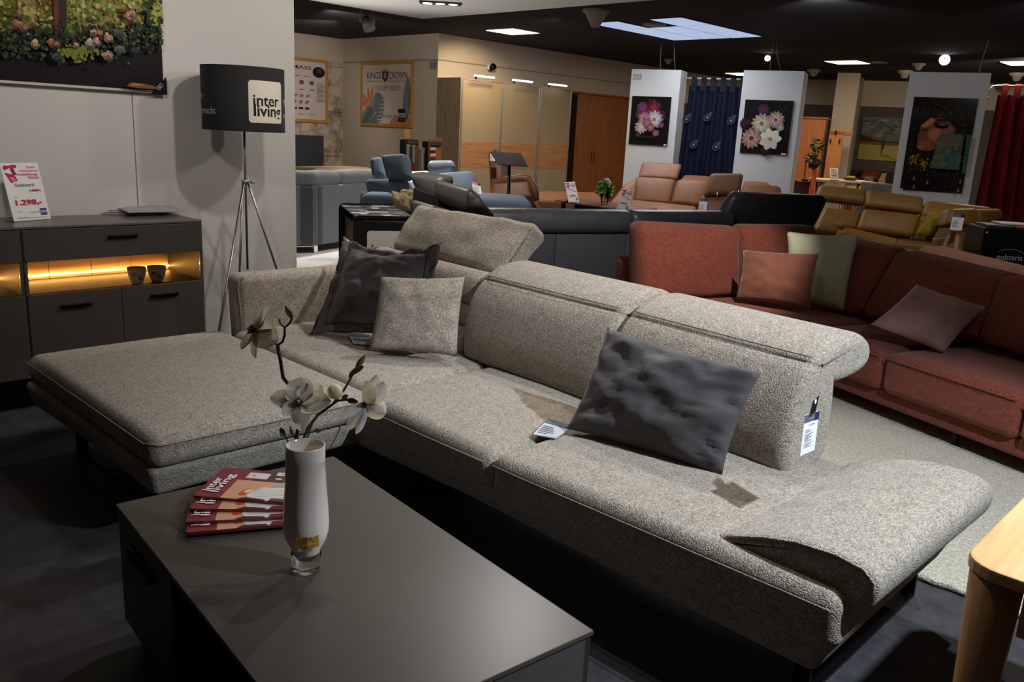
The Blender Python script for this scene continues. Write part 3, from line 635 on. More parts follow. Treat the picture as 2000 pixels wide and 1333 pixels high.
z1,z0=vz(1030),vz(1051); st.rect(-.022,z0-.010,.012,z0,(170,160,140)); st.rect(-.027,z0,.03,z1,(186,140,58)); st.text('1298',-.008,z1-.008,.005,(70,50,30),.024); st.rect(-.02,z1-.013,.022,z1-.012,(110,80,40)); st.rect(-.02,z0+.004,.022,z0+.005,(110,80,40)); st.text('casa',-.012,z0-.008,.005,(90,80,70),.02)
obj('sticker',st.mb,printmat(),vase)
bark=mat('brown_bark',(72,58,46),.85,noise_=(60,(48,38,32),3),bump=(90,.4)); petalm=mat('ivory_petal',(240,233,220),.55,noise_=(14,(232,222,204),3),sss=.5); budm=mat('olive_bud',(128,122,76),.7,noise_=(30,(104,92,62),3)); leafm=mat('young_leaf',(112,128,52),.6)
mag=thing('magnolia_branch','white artificial magnolia branch with three open blossoms in the white vase','flower',(VP.x,VP.y,VP.z+.02))
def vpt(x,y,dd=0): return at_d(x,y,vd+dd)
stem=MB()
stem.add(tube([vpt(578,872),vpt(580,850,.0),vpt(586,815,.01),vpt(592,795,.02),vpt(575,765,.03),vpt(553,738,.03),vpt(548,705,.03),vpt(542,675,.03)],[.0055,.005,.0048,.0045,.0045,.0048,.0045,.005],8))
stem.add(tube([VP+V3((0,.0,.10)),vpt(576,880),vpt(578,860)],.005,8)); stem.add(tube([VP+V3((.01,.01,.10)),vpt(588,872),vpt(602,835,.02),vpt(622,810,.02),vpt(650,790,.03),vpt(672,762,.03),vpt(690,730,.04),vpt(700,715,.04)],[.004,.004,.004,.0038,.0035,.003,.0025,.003],8))
stem.add(tube([vpt(650,790,.03),vpt(660,783,.02),vpt(690,780,.01)],.003,8))
stem.add(tube([vpt(542,675,.03),vpt(552,668,.03),vpt(556,655,.03),vpt(556,640,.03)],.0032,8)); stem.add(tube([vpt(556,640,.03),vpt(566,632,.03),vpt(571,620,.03)],.0028,8)); stem.add(tube([vpt(556,640,.03),vpt(548,633,.03),vpt(546,627,.03)],.0024,8)); stem.add(tube([vpt(542,675,.03),vpt(536,670,.02),vpt(520,665,.0),vpt(497,652,-.01)],.0026,8))
stem.add(tube([vpt(580,868),vpt(600,858,-.02),vpt(606,838,-.02),vpt(612,825,-.02)],.0022,8)); stem.add(tube([vpt(566,874),vpt(562,862,-.01),vpt(556,850,-.01)],.002,8))
obj('stem',stem,bark,mag)
def ellip(P,Q,r,seg=10,prof=(.35,.8,1,.92,.6,.15)):
    n=len(prof); return tube([V3(P).lerp(V3(Q),i/(n-1)) for i in range(n)],[r*k for k in prof],seg)
for (a_,b_,r) in (((571,622),(557,597),.0085),((546,628),(545,622),.004),((695,722),(714,692),.0075),((614,842),(630,840),.0065),((576,856),(566,832),.006)):
    obj('bud',MB().add(ellip(vpt(*a_,.03),vpt(*b_,.03),r)),budm,mag)
def petal(c,d,up,L,W,cup=.25,curl=.2,n=8):
    d=V3(d).normalized(); up=V3(up); up=(up-d*up.dot(d)).normalized(); sd=d.cross(up); vs=[];fs=[]
    for s_ in(1,-1):
        b=len(vs)
        for i in range(n+1):
            t=i/n; wd=W*.6*max(.02,(1-abs(2*(t**.8)-1)**2.3))**.55
            for j in range(n+1):
                k=j/n*2-1; x=t*L; y=k*wd; z=cup*L*(t-.5)**2*1.1-cup*L*.27+ .35*wd*k*k*1.6 + curl*L*max(0,t-.6)**2*-3
                vs.append(V3(c)+d*x+sd*y+up*(z+s_*.0005))
        for i in range(n):
            for j in range(n):
                f=(b+i*(n+1)+j,b+(i+1)*(n+1)+j,b+(i+1)*(n+1)+j+1,b+i*(n+1)+j+1); fs.append(f if s_<0 else f[::-1])
    return vs,fs
def screen(dx,dy,dz): return RT*dx-DN*dy+FW*dz   # right, up, away
def blossom(P,axis_,pets,label=None):
    P=V3(P); ax=V3(axis_).normalized(); bl=None; first=True
    hb=obj('blossom',MB().add(ellip(P-ax*.008,P+ax*.012,.008,10)),mat('plum_stamen',(98,62,58),.8,noise_=(200,(150,110,90),2)),mag)
    for (d,L,W,cup,curl) in pets: obj('petal',MB().add(petal(P,d,ax,L,W,cup,curl)),petalm,hb)
    g=MB(); rnd=random.Random(3)
    a_=ax.orthogonal().normalized(); b_=ax.cross(a_)
    for i in range(26):
        th=i*2.4; r=.002+.0085*math.sqrt(i/26); Q=P+ax*.006+(a_*math.cos(th)+b_*math.sin(th))*r*.6; g.add(tube([Q,Q+(ax*.012+(a_*math.cos(th)+b_*math.sin(th))*r*.9)],.0011,5))
    obj('stamen',g,MATS['plum_stamen'],hb); obj('pistil',MB().add(ellip(P+ax*.008,P+ax*.026,.0045,8)),mat('yellow_pistil',(206,180,110),.7),hb)
    return hb
u=px
c2=vpt(585,790,-.02)
blossom(c2,screen(.05,.45,-1),[(screen(-.08,1,.5),56*u,46*u,.5,.0),(screen(-1,.28,-.1),58*u,34*u,.45,.25),(screen(1,.12,-.15),62*u,40*u,.5,.2),(screen(.12,-1,-.15),52*u,30*u,.35,.2),(screen(.75,.75,.6),58*u,38*u,.4,0),(screen(-.7,.8,.7),50*u,34*u,.4,.1),(screen(-.55,-.35,-.55),40*u,26*u,.35,.2)])
c1=vpt(500,648,-.01)
blossom(c1,screen(-.75,.35,-.6),[(screen(.55,1,.15),62*u,28*u,.3,.1),(screen(.30,1,-.1),54*u,24*u,.3,.1),(screen(-.6,-.75,-.15),44*u,28*u,.4,.1),(screen(-.05,-1,0),52*u,24*u,.3,.1),(screen(.85,-.35,-.2),50*u,44*u,.45,.1),(screen(.8,.1,.5),40*u,36*u,.4,.1)])
c3=vpt(712,790,.0)
blossom(c3,screen(.5,-.15,.75),[(screen(.45,1,.1),62*u,32*u,.45,.15),(screen(.75,.75,-.1),60*u,36*u,.5,.2),(screen(.75,-.3,-.15),48*u,36*u,.4,.2),(screen(-.75,-.35,-.1),52*u,20*u,.2,.2),(screen(-.55,-.8,0),62*u,22*u,.25,.1),(screen(-.25,-1,-.1),60*u,20*u,.2,.1),(screen(.2,.8,-.35),52*u,34*u,.4,.1)])
c4=vpt(654,766,-.0)
hb=obj('closed_blossom',MB().add(lathe([(0,-16*u),(9*u,-13*u),(15*u,-3*u),(14*u,7*u),(9*u,13*u),(4*u,15*u),(0,14*u)],16),0,Matrix.Translation(c4)@(screen(.1,.55,-1).to_track_quat('Z','Y').to_matrix().to_4x4())),mat('cream_bud',(232,222,180),.6),mag)
lf=MB()
for (a_,dx,dy,L) in (((682,738),.5,.6,26),((690,730),.7,.5,26),((678,783),.9,-.1,22),((668,782),.6,.5,16),((556,850),-.5,.8,16),((558,852),-.9,.4,12)): obj('leaf',MB().add(petal(vpt(*a_,.01),screen(dx,dy,-.1),screen(-.3,.4,-1),L*u,9*u,.3,.1,5)),leafm,mag)
# ================================================================== SIDEBOARD
SY=4.66
def sb(px,py,y=SY): return at_y(px,py,y)
XR=sb(394,430).x; XD=sb(40,450).x; XL=XD-(XR-XD)-.0; TOP=sb(394,430).z
ZB=sb(0,749).z; XM=sb(237,563).x
zf0=sb(389,492).z; zn0=sb(394,546).z
zf0=(sb(47,512).z+zf0)/2; zn0=(sb(52,578).z+zn0)/2
anth=mat('anthracite_brown',(67,60,56),.42,noise_=(80,(63,56,52),3)); dark_in=mat('dark_lacquer',(40,36,34),.5)
oakg=wood('knotty_oak',(196,160,112),(170,132,84),0,4)
sbd=thing('sideboard','anthracite sideboard with a lit niche against the left wall','sideboard',((XL+XR)/2,SY+.2))
def fbw(name,x0,x1,y0,y1,z0,z1,m,parent,r=.002,label=None,n=(1,1,1)):
    return obj(name,MB().add(rbox(x1-x0,y1-y0,z1-z0,r,n,1,((x0+x1)/2,(y0+y1)/2,(z0+z1)/2)),0,None,False),m,parent,label=label)
YB=5.10
fbw('top',XL,XR,SY,YB,TOP-.012,TOP,mat('anthracite_top',(92,84,79),.3,noise_=(80,(88,80,75),3)),sbd)
def unit(x0,x1,split):
    c=MB()
    for (a,b,y0,y1,z0,z1) in ((x0,x0+.016,SY+.004,YB,ZB,TOP-.013),(x1-.016,x1,SY+.004,YB,ZB,TOP-.013),(x0+.016,x1-.016,SY+.03,YB,ZB,ZB+.016),(x0+.016,x1-.016,SY+.03,YB-.02,zn0-.016,zn0),(x0+.016,x1-.016,SY+.03,YB-.02,zf0+.004,zf0+.02)):
        c.add(rbox(b-a,y1-y0,z1-z0,.001,(1,1,1),1,((a+b)/2,(y0+y1)/2,(z0+z1)/2)),0,None,False)
    body=obj('body',c,anth,sbd)
    c=MB()
    for i in range(4): w_=(x1-x0-.034)/4; c.add(rbox(w_-.004,.012,zf0-zn0-.002,.001,(1,1,1),1,(x0+.017+w_*(i+.5),YB-.012,(zf0+zn0)/2)),0,None,False)
    obj('niche_back',c,oakg,sbd)
    fbw('drawer',x0+.004,x1-.004,SY-.002,SY+.018,zf0,TOP-.016,anth,sbd)
    d=sbd.children[-1]; hx=(x0+x1)/2+.02; hz=TOP-.085
    def handle(hx,hz,par): return obj('handle',MB().add(rbox(.155,.022,.007,.002,(1,1,1),1,(hx,SY-.014,hz)),0,None,False).add(rbox(.155,.004,.02,.001,(1,1,1),1,(hx,SY-.004,hz-.008)),0,None,False),blackm,par)
    handle(hx,sb(228,460).z,d)
    if split:
        for (a,b,hxp) in ((x0+.004,XM-.0015,(148,594)),(XM+.0015,x1-.004,(320,574))):
            dd=fbw('door',a,b,SY-.002,SY+.018,ZB+.002,zn0-.002,anth,sbd); P=sb(*hxp); handle(P.x,P.z,dd)
    else: fbw('door',x0+.004,x1-.004,SY-.002,SY+.018,ZB+.002,zn0-.002,anth,sbd)
    zl=at_y(200,529,YB-.03).z
    s=MB().add(rbox(x1-x0-.04,.014,.008,.001,(1,1,1),1,((x0+x1)/2,YB-.03,zl)),0,None,False)
    obj('light_strip',s,mat('warm_led',(255,190,96),.5,emit=18),sbd)
    g=MB(); gm=glassy('niche_glass')
    xs=[x0+.018,XM,x1-.018] if split else [x0+.018,x1-.018]
    for i in range(len(xs)-1): g.add(box(xs[i+1]-xs[i]-.003,.004,zf0-zn0-.002,((xs[i]+xs[i+1])/2,SY+.008,(zf0+zn0)/2)),0,None,False)
    obj('glass_pane',g,gm,sbd)
unit(XD+.002,XR,True); unit(XL,XD-.002,False)
fbw('plinth',XL+.04,XR-.04,SY+.16,YB-.02,0,ZB,mat('black_plinth',(22,20,20),.7),sbd)
# cups in the niche
def cup(P,label):
    t=thing('cup',label,'cup',P,0,'cups in the sideboard niche'); k=MB()
    k.add(lathe([(0,0),(.027,0),(.035,.012),(.043,.035),(.049,.062),(.051,.085),(.0485,.085),(.046,.06),(.040,.035),(.03,.014),(0,.01)],28),0,Matrix.Translation(P)); obj('body',k,mat('cup_stoneware',(196,190,172),.45),t)
    va=math.atan2(EYE.y-P.y,EYE.x-P.x)
    a=Art(P,(1,0,0),(0,0,1),mapf=lambda u,v,k:(lambda r:P+V3((r*math.cos(va+u/.045),r*math.sin(va+u/.045),v)))(k+.0008+(.035+(v-.012)*.348 if v<.035 else (.043+(v-.035)*.222 if v<.062 else .049+(v-.062)*.087))))
    a.ell(.002,.040,.030,.013,(62,54,52),-.6); a.ell(.0,.045,.022,.006,(104,94,90),-.6); obj('motif',a.mb,printmat(),t)
for (p,lb) in (((268,552),'left cream cup with a dark motif in the lit sideboard niche'),((307,549),'right cream cup with a dark motif in the lit sideboard niche')):
    P=at_z(p[0],p[1],zn0+.001); cup(P,lb)
# price sign on the sideboard
ROSE=(190,40,84); NAVY=(52,66,110); RED=(196,48,62)
def price_sign(BL,BR,TL,label,kind,old,new,name='price_sign',detail=True):
    BL=V3(BL);BR=V3(BR);TL=V3(TL); ex=(BR-BL); W=ex.length; ex.normalize(); up=TL-BL; up=up-ex*up.dot(ex)*.0; 
    ey=(up-ex*up.dot(ex)); H=ey.length; ey.normalize(); n=ex.cross(ey)
    if n.dot(EYE-BL)<0: n=-n
    t=thing(name,label,'sign',BL); mb=MB()
    vs=[tuple(BL+ex*(u*W)+ey*(v*H)-n*k) for u in(0,1) for v in(0,1) for k in(.0003,.004)]
    fs=[(0,1,3,2),(4,6,7,5),(0,4,5,1),(2,3,7,6),(0,2,6,4),(1,5,7,3)]; mb.add((vs,fs),0,None,False); obj('sheet',mb,mat('sign_white',(226,222,218),.45),t)
    bk=V3((-n.x,-n.y,0)).normalized()*.09*(W/.2); vs=[tuple(BL+ex*(u*W)+bk*v+V3((0,0,k))) for u in(0,1) for v in(0,1) for k in(.0,.003)]
    obj('acrylic_foot',MB().add((vs,fs),0,None,False),glassy('acrylic',(250,252,252)),t)
    a=Art(BL,ex,ey); a.n=n
    a.poly([(.05*W,.93*H),(.1*W,.965*H),(.2*W,.955*H),(.3*W,.97*H),(.42*W,.965*H),(.40*W,.92*H),(.3*W,.90*H),(.2*W,.91*H),(.1*W,.88*H),(.05*W,.9*H)],ROSE)
    a.poly([(.22*W,.9*H),(.32*W,.90*H),(.36*W,.80*H),(.28*W,.79*H)],(120,40,90)); a.poly([(.06*W,.84*H),(.3*W,.80*H),(.36*W,.70*H),(.17*W,.66*H)],ROSE)
    a.text('%',.17*W,.70*H,.06*H,(236,210,220),.13*W)
    if detail:
        a.text('Stark',.92*W,.905*H,.042*H,(205,95,120),.27*W,'r'); a.text('reduziertes',.95*W,.848*H,.040*H,(205,80,106),.50*W,'r'); a.text('Ausstellungs-',.95*W,.785*H,.042*H,(196,54,84),.60*W,'r',.006); a.text('Stück',.95*W,.725*H,.046*H,(196,50,80),.30*W,'r',.008)
    else:
        for k,(wd,c) in enumerate(((.3,(215,120,150)),(.5,(210,100,130)),(.6,(205,90,120)),(.3,(205,90,120)))): a.rect((.95-wd)*W,(.9-.055*k)*H,.95*W,(.925-.055*k)*H,c)
    a.text(kind,.5*W,.595*H,.055*H,NAVY,.5*W,'c')
    a.text(old,.92*W,.50*H,.042*H,(176,50,70),.32*W,'r',.01); a.rect(.6*W,.512*H,.92*W,.518*H,(120,40,60))
    a.text(new,.5*W,.28*H,.085*H,RED,.70*W,'c',.03)
    a.rect(.16*W,.415*H,.28*W,.42*H,(200,140,150)); a.rect(.16*W,.165*H,.3*W,.17*H,(200,140,150))
    a.text('Die Einrichter',.72*W,.135*H,.02*H,NAVY,.28*W,'r'); a.rect(.75*W,.09*H,.92*W,.2*H,NAVY); a.rect(.75*W,.12*H,.92*W,.165*H,(170,176,190)); a.text('pölz',.835*W,.127*H,.025*H,NAVY,.14*W,'c'); a.rect(.1*W,.05*H,.92*W,.056*H,(150,160,200)); a.rect(.1*W,.07*H,.4*W,.075*H,(150,160,200))
    obj('print',a.mb,printmat(),t); return t
BL=at_z(28,434,TOP+.001); BR=at_z(100,428,TOP+.001)
n_=V3(((BR-BL).y,-(BR-BL).x,0)).normalized(); n_=-n_ if n_.dot(EYE-BL)<0 else n_
TL=at_pl(-2,319,BL-n_*.07,n_)
price_sign(BL,BR,TL,'white price sign for 1.298,- standing on the sideboard','Sideboard','1.584,-','1.298,-')
# catalogues on the sideboard
pg=mat('catalogue_pages',(176,168,166),.6); cvm=mat('catalogue_cover',(120,104,108),.4)
def booklet(P,ang,z,w_,l_,label,open_=False):
    t=thing('catalogue',label,'magazine',(P.x,P.y,z),ang,'catalogues on the sideboard')
    g=rbox(l_,w_,.008,.001,(10,2,1),1,(l_/2,w_/2,.004))
    f=(lambda x:.012*math.sin(PI*x/l_)) if open_ else (lambda x:0)
    obj('pages',MB().add(([(p[0],p[1],p[2]+f(p[0])*(p[2]/.008)) for p in g[0]],g[1]),0,None,False),pg,t,world=False)
    g=rbox(l_,w_,.0015,.0005,(10,2,1),1,(l_/2,w_/2,.0088)); obj('cover',MB().add(([(p[0],p[1],p[2]+f(p[0])) for p in g[0]],g[1]),0,None,False),cvm if not open_ else mat('catalogue_photo',(150,138,136),.4,noise_=(14,(190,182,178),3)),t,world=False)
booklet(at_z(200,419,TOP),-.55,TOP+.001,.21,.29,'lowest catalogue, at the left of the pile on the sideboard')
booklet(at_z(216,419,TOP),-.28,TOP+.012,.21,.29,'white edged catalogue in the middle of the pile on the sideboard')
booklet(at_z(250,424,TOP),-.12,TOP+.023,.21,.32,'catalogue lying half open on top of the pile on the sideboard',True)
# ------------------------------------------------------------------ garden picture
PY=WY-.03
pr=at_y(320,185,PY); zb_=pr.z+.004; px0=pr.x-1.5; ph=1.0
pic=thing('canvas_picture','large garden picture with roses and an old window on the left wall','picture',(pr.x-.75,PY,zb_+ph/2))
obj('canvas',MB().add(rbox(1.5,.028,ph,.003,(1,1,1),1,(pr.x-.75,PY+.0145,zb_+ph/2)),0,None,False),mat('canvas_edge',(196,190,182),.8),pic)
obj('bottom_edge',MB().add(rbox(1.5,.008,.014,.002,(1,1,1),1,(pr.x-.75,PY-.004,zb_+.007)),0,None,False),mat('canvas_edge',(196,190,182),.8),pic)
a=Art((px0,PY,zb_),(1,0,0),(0,0,1)); rnd=random.Random(11); a.n=V3((0,-1,0))
U=lambda p,q:(lambda P:(P.x-px0,P.z-zb_))(at_y(p,q,PY))
a.clip=(0,.014,1.5,ph); a.rect(0,.014,1.5,ph,(22,18,17))
def blob(cx,cy,r,c,jit=.35,n=11):
    a.poly([(cx+r*(1+rnd.uniform(-jit,jit))*math.cos(2*PI*i/n),cy+r*(1+rnd.uniform(-jit,jit))*math.sin(2*PI*i/n)) for i in range(n)],c,False)
def poly(pts,c): a.poly([U(*p) for p in pts],c)
cl=lambda c,k:tuple(max(0,min(255,v+rnd.uniform(-k,k))) for v in c)
poly([(0,-40),(0,62),(60,66),(105,70),(105,-40)],(120,112,62)); poly([(130,-40),(130,72),(180,80),(235,66),(255,40),(300,28),(320,-40)],(134,130,58))
poly([(0,-40),(0,50),(22,55),(28,-40)],(92,96,40)); poly([(72,-40),(72,42),(104,44),(104,-40)],(112,64,34)); poly([(30,-40),(32,30),(68,36),(68,-40)],(150,126,84))
a.k+=1
for i in range(900):
    x=rnd.uniform(-5,320); y=rnd.uniform(-35,75)-(8 if x<100 else 0)
    if 100<x<132: continue
    u_,v_=U(x,y); blob(u_,v_,rnd.uniform(.003,.014),cl(rnd.choice([(124,120,48),(150,150,80),(104,104,40),(176,172,110),(88,84,34)]),12))
poly([(103,-40),(104,60),(110,92),(128,90),(128,-40)],(58,38,28)); poly([(103,-40),(104,60),(109,80),(112,40),(111,-40)],(96,60,38)); poly([(72,40),(72,44),(104,48),(104,43)],(64,42,30)); poly([(28,-40),(30,30),(33,30),(32,-40)],(80,56,34))
a.k+=1
for i in range(900):
    x=rnd.uniform(0,318); y=rnd.gauss(78,16)-(14 if x>250 else 0)+(6 if x<70 else 0)
    u_,v_=U(x,y); blob(u_,v_,rnd.uniform(.003,.011),cl(rnd.choice([(30,36,26),(40,50,34),(56,66,34),(24,26,22),(70,84,60),(44,60,56)]),6))
for i in range(90):
    x=rnd.uniform(285,318);y=rnd.uniform(-30,48); u_,v_=U(x,y); blob(u_,v_,rnd.uniform(.01,.02),cl(rnd.choice([(120,130,50),(150,154,76),(60,64,30),(40,44,24)]),10))
for i in range(120):
    x=rnd.gauss(142,14);y=rnd.gauss(101,7); u_,v_=U(x,y); blob(u_,v_,rnd.uniform(.005,.012),cl((112,118,40),14))
def rose(x,y,r,c):
    u_,v_=U(x,y); k=0
    r*=.85; a.k+=.3
    for i in range(26):
        th=rnd.uniform(0,6.3); q=r*(1-i/26)**.8; f=rnd.uniform(.7,1.1)*(.75+.3*math.sin(th)); blob(u_+q*.75*math.cos(th),v_+q*.7*math.sin(th),r*rnd.uniform(.2,.42),tuple(v*f for v in c),.3,8)
for (x,y,r,c) in ((64,88,.034,(206,160,104)),(32,52,.04,(178,122,112)),(60,49,.026,(176,116,92)),(95,85,.03,(168,112,80)),(106,88,.02,(186,128,80)),(170,86,.038,(176,172,150)),(184,84,.032,(186,136,124)),(177,65,.03,(206,164,144)),(190,66,.026,(186,116,104)),(206,75,.034,(202,152,136)),(228,99,.038,(108,120,104)),(206,110,.04,(190,148,128)),(246,34,.036,(196,132,108)),(252,28,.026,(196,150,144)),(236,20,.022,(150,92,64)),(142,90,.022,(190,150,110)),(33,30,.026,(150,124,104)),(105,115,.04,(64,80,74)),(256,100,.03,(56,68,68)),(225,70,.04,(74,92,84)),(42,55,.03,(170,120,104))): rose(x,y,r,c)
poly([(240,168),(250,161),(268,163),(290,167),(304,172),(296,174),(262,172)],(132,84,44)); poly([(246,166),(256,162),(276,166),(262,168)],(172,122,72))
obj('print',a.mb,printmat(),pic)
cb=Art((pr.x-.085,PY-.012,zb_-.006),(1,0,0),(0,0,1)); cb.n=V3((0,-1,0)); cb.poly([(0,0),(.10,0),(.10,.105)],(24,23,25)); cb.text('T&D',.045,.018,.024,(205,200,196),.05,rot=.75); cb.rect(.04,.012,.042,.014,(24,23,25))
obj('corner_guard',cb.mb,printmat(),pic)
# ------------------------------------------------------------------ floor lamp
LP=V3((2.632,4.80,0)); steel=mat('brushed_steel',(150,146,142),.35,metal=.9)
lamp=thing('floor_lamp','tripod floor lamp with a black printed drum shade between sideboard and wall end','lamp',LP)
zt_=at_y(470,130,4.8).z-.005; zb2=at_y(474,256,4.8).z+.0; R_=.238; shade=mat('black_shade',(24,21,23),.85)
obj('lamp_shade',MB().add(lathe([(R_,zb2),(R_,zt_),(R_-.004,zt_),(R_-.004,zb2),(R_,zb2)],64),0,Matrix.Translation(LP)).add(lathe([(.0,zt_-.03),(R_-.004,zt_-.03)],32),0,Matrix.Translation(LP)),shade,lamp)
va=math.atan2(EYE.y-LP.y,EYE.x-LP.x)
a=Art(LP,(1,0,0),(0,0,1),mapf=lambda u,v,k:LP+V3(((R_+k)*math.cos(va+u/R_),(R_+k)*math.sin(va+u/R_),zb2+v)),step=.0006)
Hs=zt_-zb2
def fs_(px): # arc length on the shade at a photo column
    D=(V3((LP.x,LP.y,1.6))-EYE).dot(FW); x=(px-473)/82.0; return R_*math.asin(max(-.999,min(.999,x)))
u0,u1=fs_(482.5),fs_(546); a.rrect(u0,.145*Hs,u1,.79*Hs,.014,(214,206,188)); w_=u1-u0; hh=.645*Hs; b0=.145*Hs
def logo(a,u0,v0,w_,h,c):
    a.text('inter',u0+.11*w_,v0+.41*h,.265*h,c,.75*w_,bold=.018); a.text('living',u0+.12*w_,v0+.165*h,.265*h,c,.82*w_,bold=.018); a.rect(u0+.12*w_,v0+.165*h,u0+.175*w_,v0+.45*h,c)
logo(a,u0,b0,w_,hh,(34,32,32))
a.text('für',fs_(399),.47*Hs,.10*Hs,(170,162,150),.05,'r'); a.text('gemacht',fs_(421),.25*Hs,.11*Hs,(190,182,168),.155,'r'); a.text('Mit',fs_(549),.42*Hs,.12*Hs,(190,182,168),.06); a.text('macht',fs_(549),.23*Hs,.10*Hs,(190,182,168),.15)
obj('print',a.mb,printmat(),lamp.children[0])
hub=at_y(476,356,4.8).z
obj('pole',MB().add(tube([LP+V3((0,0,at_y(482,527,4.8).z)),LP+V3((0,0,zt_-.02))],.007,10)),steel,lamp)
obj('clamp',MB().add(cyl(.02,.028,(LP.x,LP.y,hub-.012))).add(tube([LP+V3((-.035,-.02,hub+.012)),LP+V3((.03,.02,hub+.002))],.005,8)).add(tube([LP+V3((.02,-.02,hub)),LP+V3((.045,-.03,hub))],.007,8)),steel,lamp)
for (p,Y) in (((430,640),4.56),((464,655),4.9),((537,524),4.86)):
    Q=at_y(p[0],p[1],Y); d=Q-V3((LP.x,LP.y,hub)); F_=V3((LP.x,LP.y,hub))+d*(hub/(-d.z)); F_.z=.004
    if F_.y>WY-.02: F_.y=WY-.02
    st_=V3((LP.x,LP.y,hub))+V3((d.x,d.y,0)).normalized()*.02; obj('leg',MB().add(tube([st_,F_],.0075,10)),steel,lamp)
# ------------------------------------------------------------------ oak table at the right
oak=wood('light_oak',(214,172,120),(196,150,98),0,3,.38); oakd=wood('oak_leg',(190,144,96),(168,122,78),2,3,.45)
OF=Frame((1.80,.405),ex=(1,.03))   # ex along the long edge, table lies on the -y side
oc=[(1.80,.405),(2.75,.43),(2.75,-.70),(1.80,-.75)]
ot=thing('side_table','light oak table with rounded corner and legs at the right edge','table',(2.2,0))
def roundrect(x0,x1,y0,y1,r,n=6):
    pts=[]
    for (cx,cy,a0) in ((x1-r,y1-r,0),(x0+r,y1-r,PI/2),(x0+r,y0+r,PI),(x1-r,y0+r,1.5*PI)):
        pts+=[(cx+r*math.cos(a0+PI/2*i/n),cy+r*math.sin(a0+PI/2*i/n)) for i in range(n+1)]
    return pts
def vprism(poly,z0,z1,bev=.006):
    k=len(poly); cx=sum(p[0] for p in poly)/k; cy=sum(p[1] for p in poly)/k; vs=[]; 
    lv=[(z0,bev*.0),(z1-bev,0),(z1-bev*.3,bev*.3),(z1,bev)]
    for z,i in lv:
        for p in poly: d=V3((cx-p[0],cy-p[1])); d.normalize(); vs.append((p[0]+d.x*i,p[1]+d.y*i,z))
    fs=[tuple(range(k-1,-1,-1)),tuple(3*k+i for i in range(k))]
    for j in range(3):
        for i in range(k): fs.append((j*k+i,j*k+(i+1)%k,(j+1)*k+(i+1)%k,(j+1)*k+i))
    return vs,fs
tx0,tx1,ty0,ty1=1.79,2.75,-.75,.41
top=obj('tabletop',MB().add(vprism(roundrect(tx0,tx1,ty0,ty1,.075),.725,.75),0,None,False),oak,ot)
obj('inlay',MB().add(box(tx1-tx0-.2,ty1-ty0-.2,.0006,((tx0+tx1)/2,(ty0+ty1)/2,.7504)),0,None,False),wood('oak_inlay',(206,160,110),(186,140,92),1,3,.38),top)
for (x,y) in ((tx0+.06,ty1-.06),(tx1-.06,ty1-.06),(tx0+.06,ty0+.06),(tx1-.06,ty0+.06)):
    obj('leg',MB().add(tube([(x,y,0),(x+( .01 if x<2 else -.01),y,.36),(x,y,.724)],[.026,.04,.052],20)),oakd,ot)
for (x0,x1,y0,y1) in ((tx0+.12,tx1-.12,ty1-.05,ty1-.028),(tx0+.12,tx1-.12,ty0+.028,ty0+.05),(tx0+.012,tx0+.032,ty0+.12,ty1-.12),(tx1-.032,tx1-.012,ty0+.12,ty1-.12)):
    fbw('apron',x0,x1,y0,y1,.625,.724,oakd,ot)
# ------------------------------------------------------------------ recessed triple spot in the canopy
TP=at_z(860,5,2.599); tf=Frame((TP.x,TP.y),ex=(.725,-.688))
rs_=thing('recessed_spotlight','recessed three lamp downlight in the white canopy above the wall end','light',(TP.x,TP.y,2.6))
obj('frame',MB().add(rbox(.36,.13,.012,.004,(1,1,1),1),0,Matrix.Translation((TP.x,TP.y,2.593))@Matrix.Rotation(tf.a,4,'Z'),False),mat('spot_frame',(60,60,62),.4,metal=.7),rs_)
for i in(-1,0,1):
    c=tf.w(i*.11,0,2.586); obj('bulb',MB().add(lathe([(0,0),(.040,.0),(.043,.006)],20,c)),mat('spot_bulb' if i<1 else 'spot_bulb_dim',(255,250,240),.3,emit=14 if i<1 else 3),rs_)
SP=at_z(718,45,2.98); ss=thing('ceiling_spotlight','small white swivel spotlight hanging under the dark ceiling near the wall end','light',(SP.x,SP.y,ZC))
wm=mat('white_enamel',(206,204,202),.4)
obj('head',MB().add(lathe([(0,-.10),(.045,-.10),(.085,-.02),(.085,.10),(.075,.10),(.07,.0)],24),0,Matrix.Translation(SP)@Matrix.Rotation(2.6,4,'X')),wm,ss)
obj('bracket',MB().add(tube([SP+V3((-.09,.05,.0)),SP+V3((-.10,.05,.12)),SP+V3((-.05,.05,.20)),SP+V3((0,.05,ZC-SP.z))],.012,8)).add(tube([SP+V3((.09,-.05,.0)),SP+V3((.10,-.0,.12)),SP+V3((.05,.05,.20))],.010,8)),wm,ss)
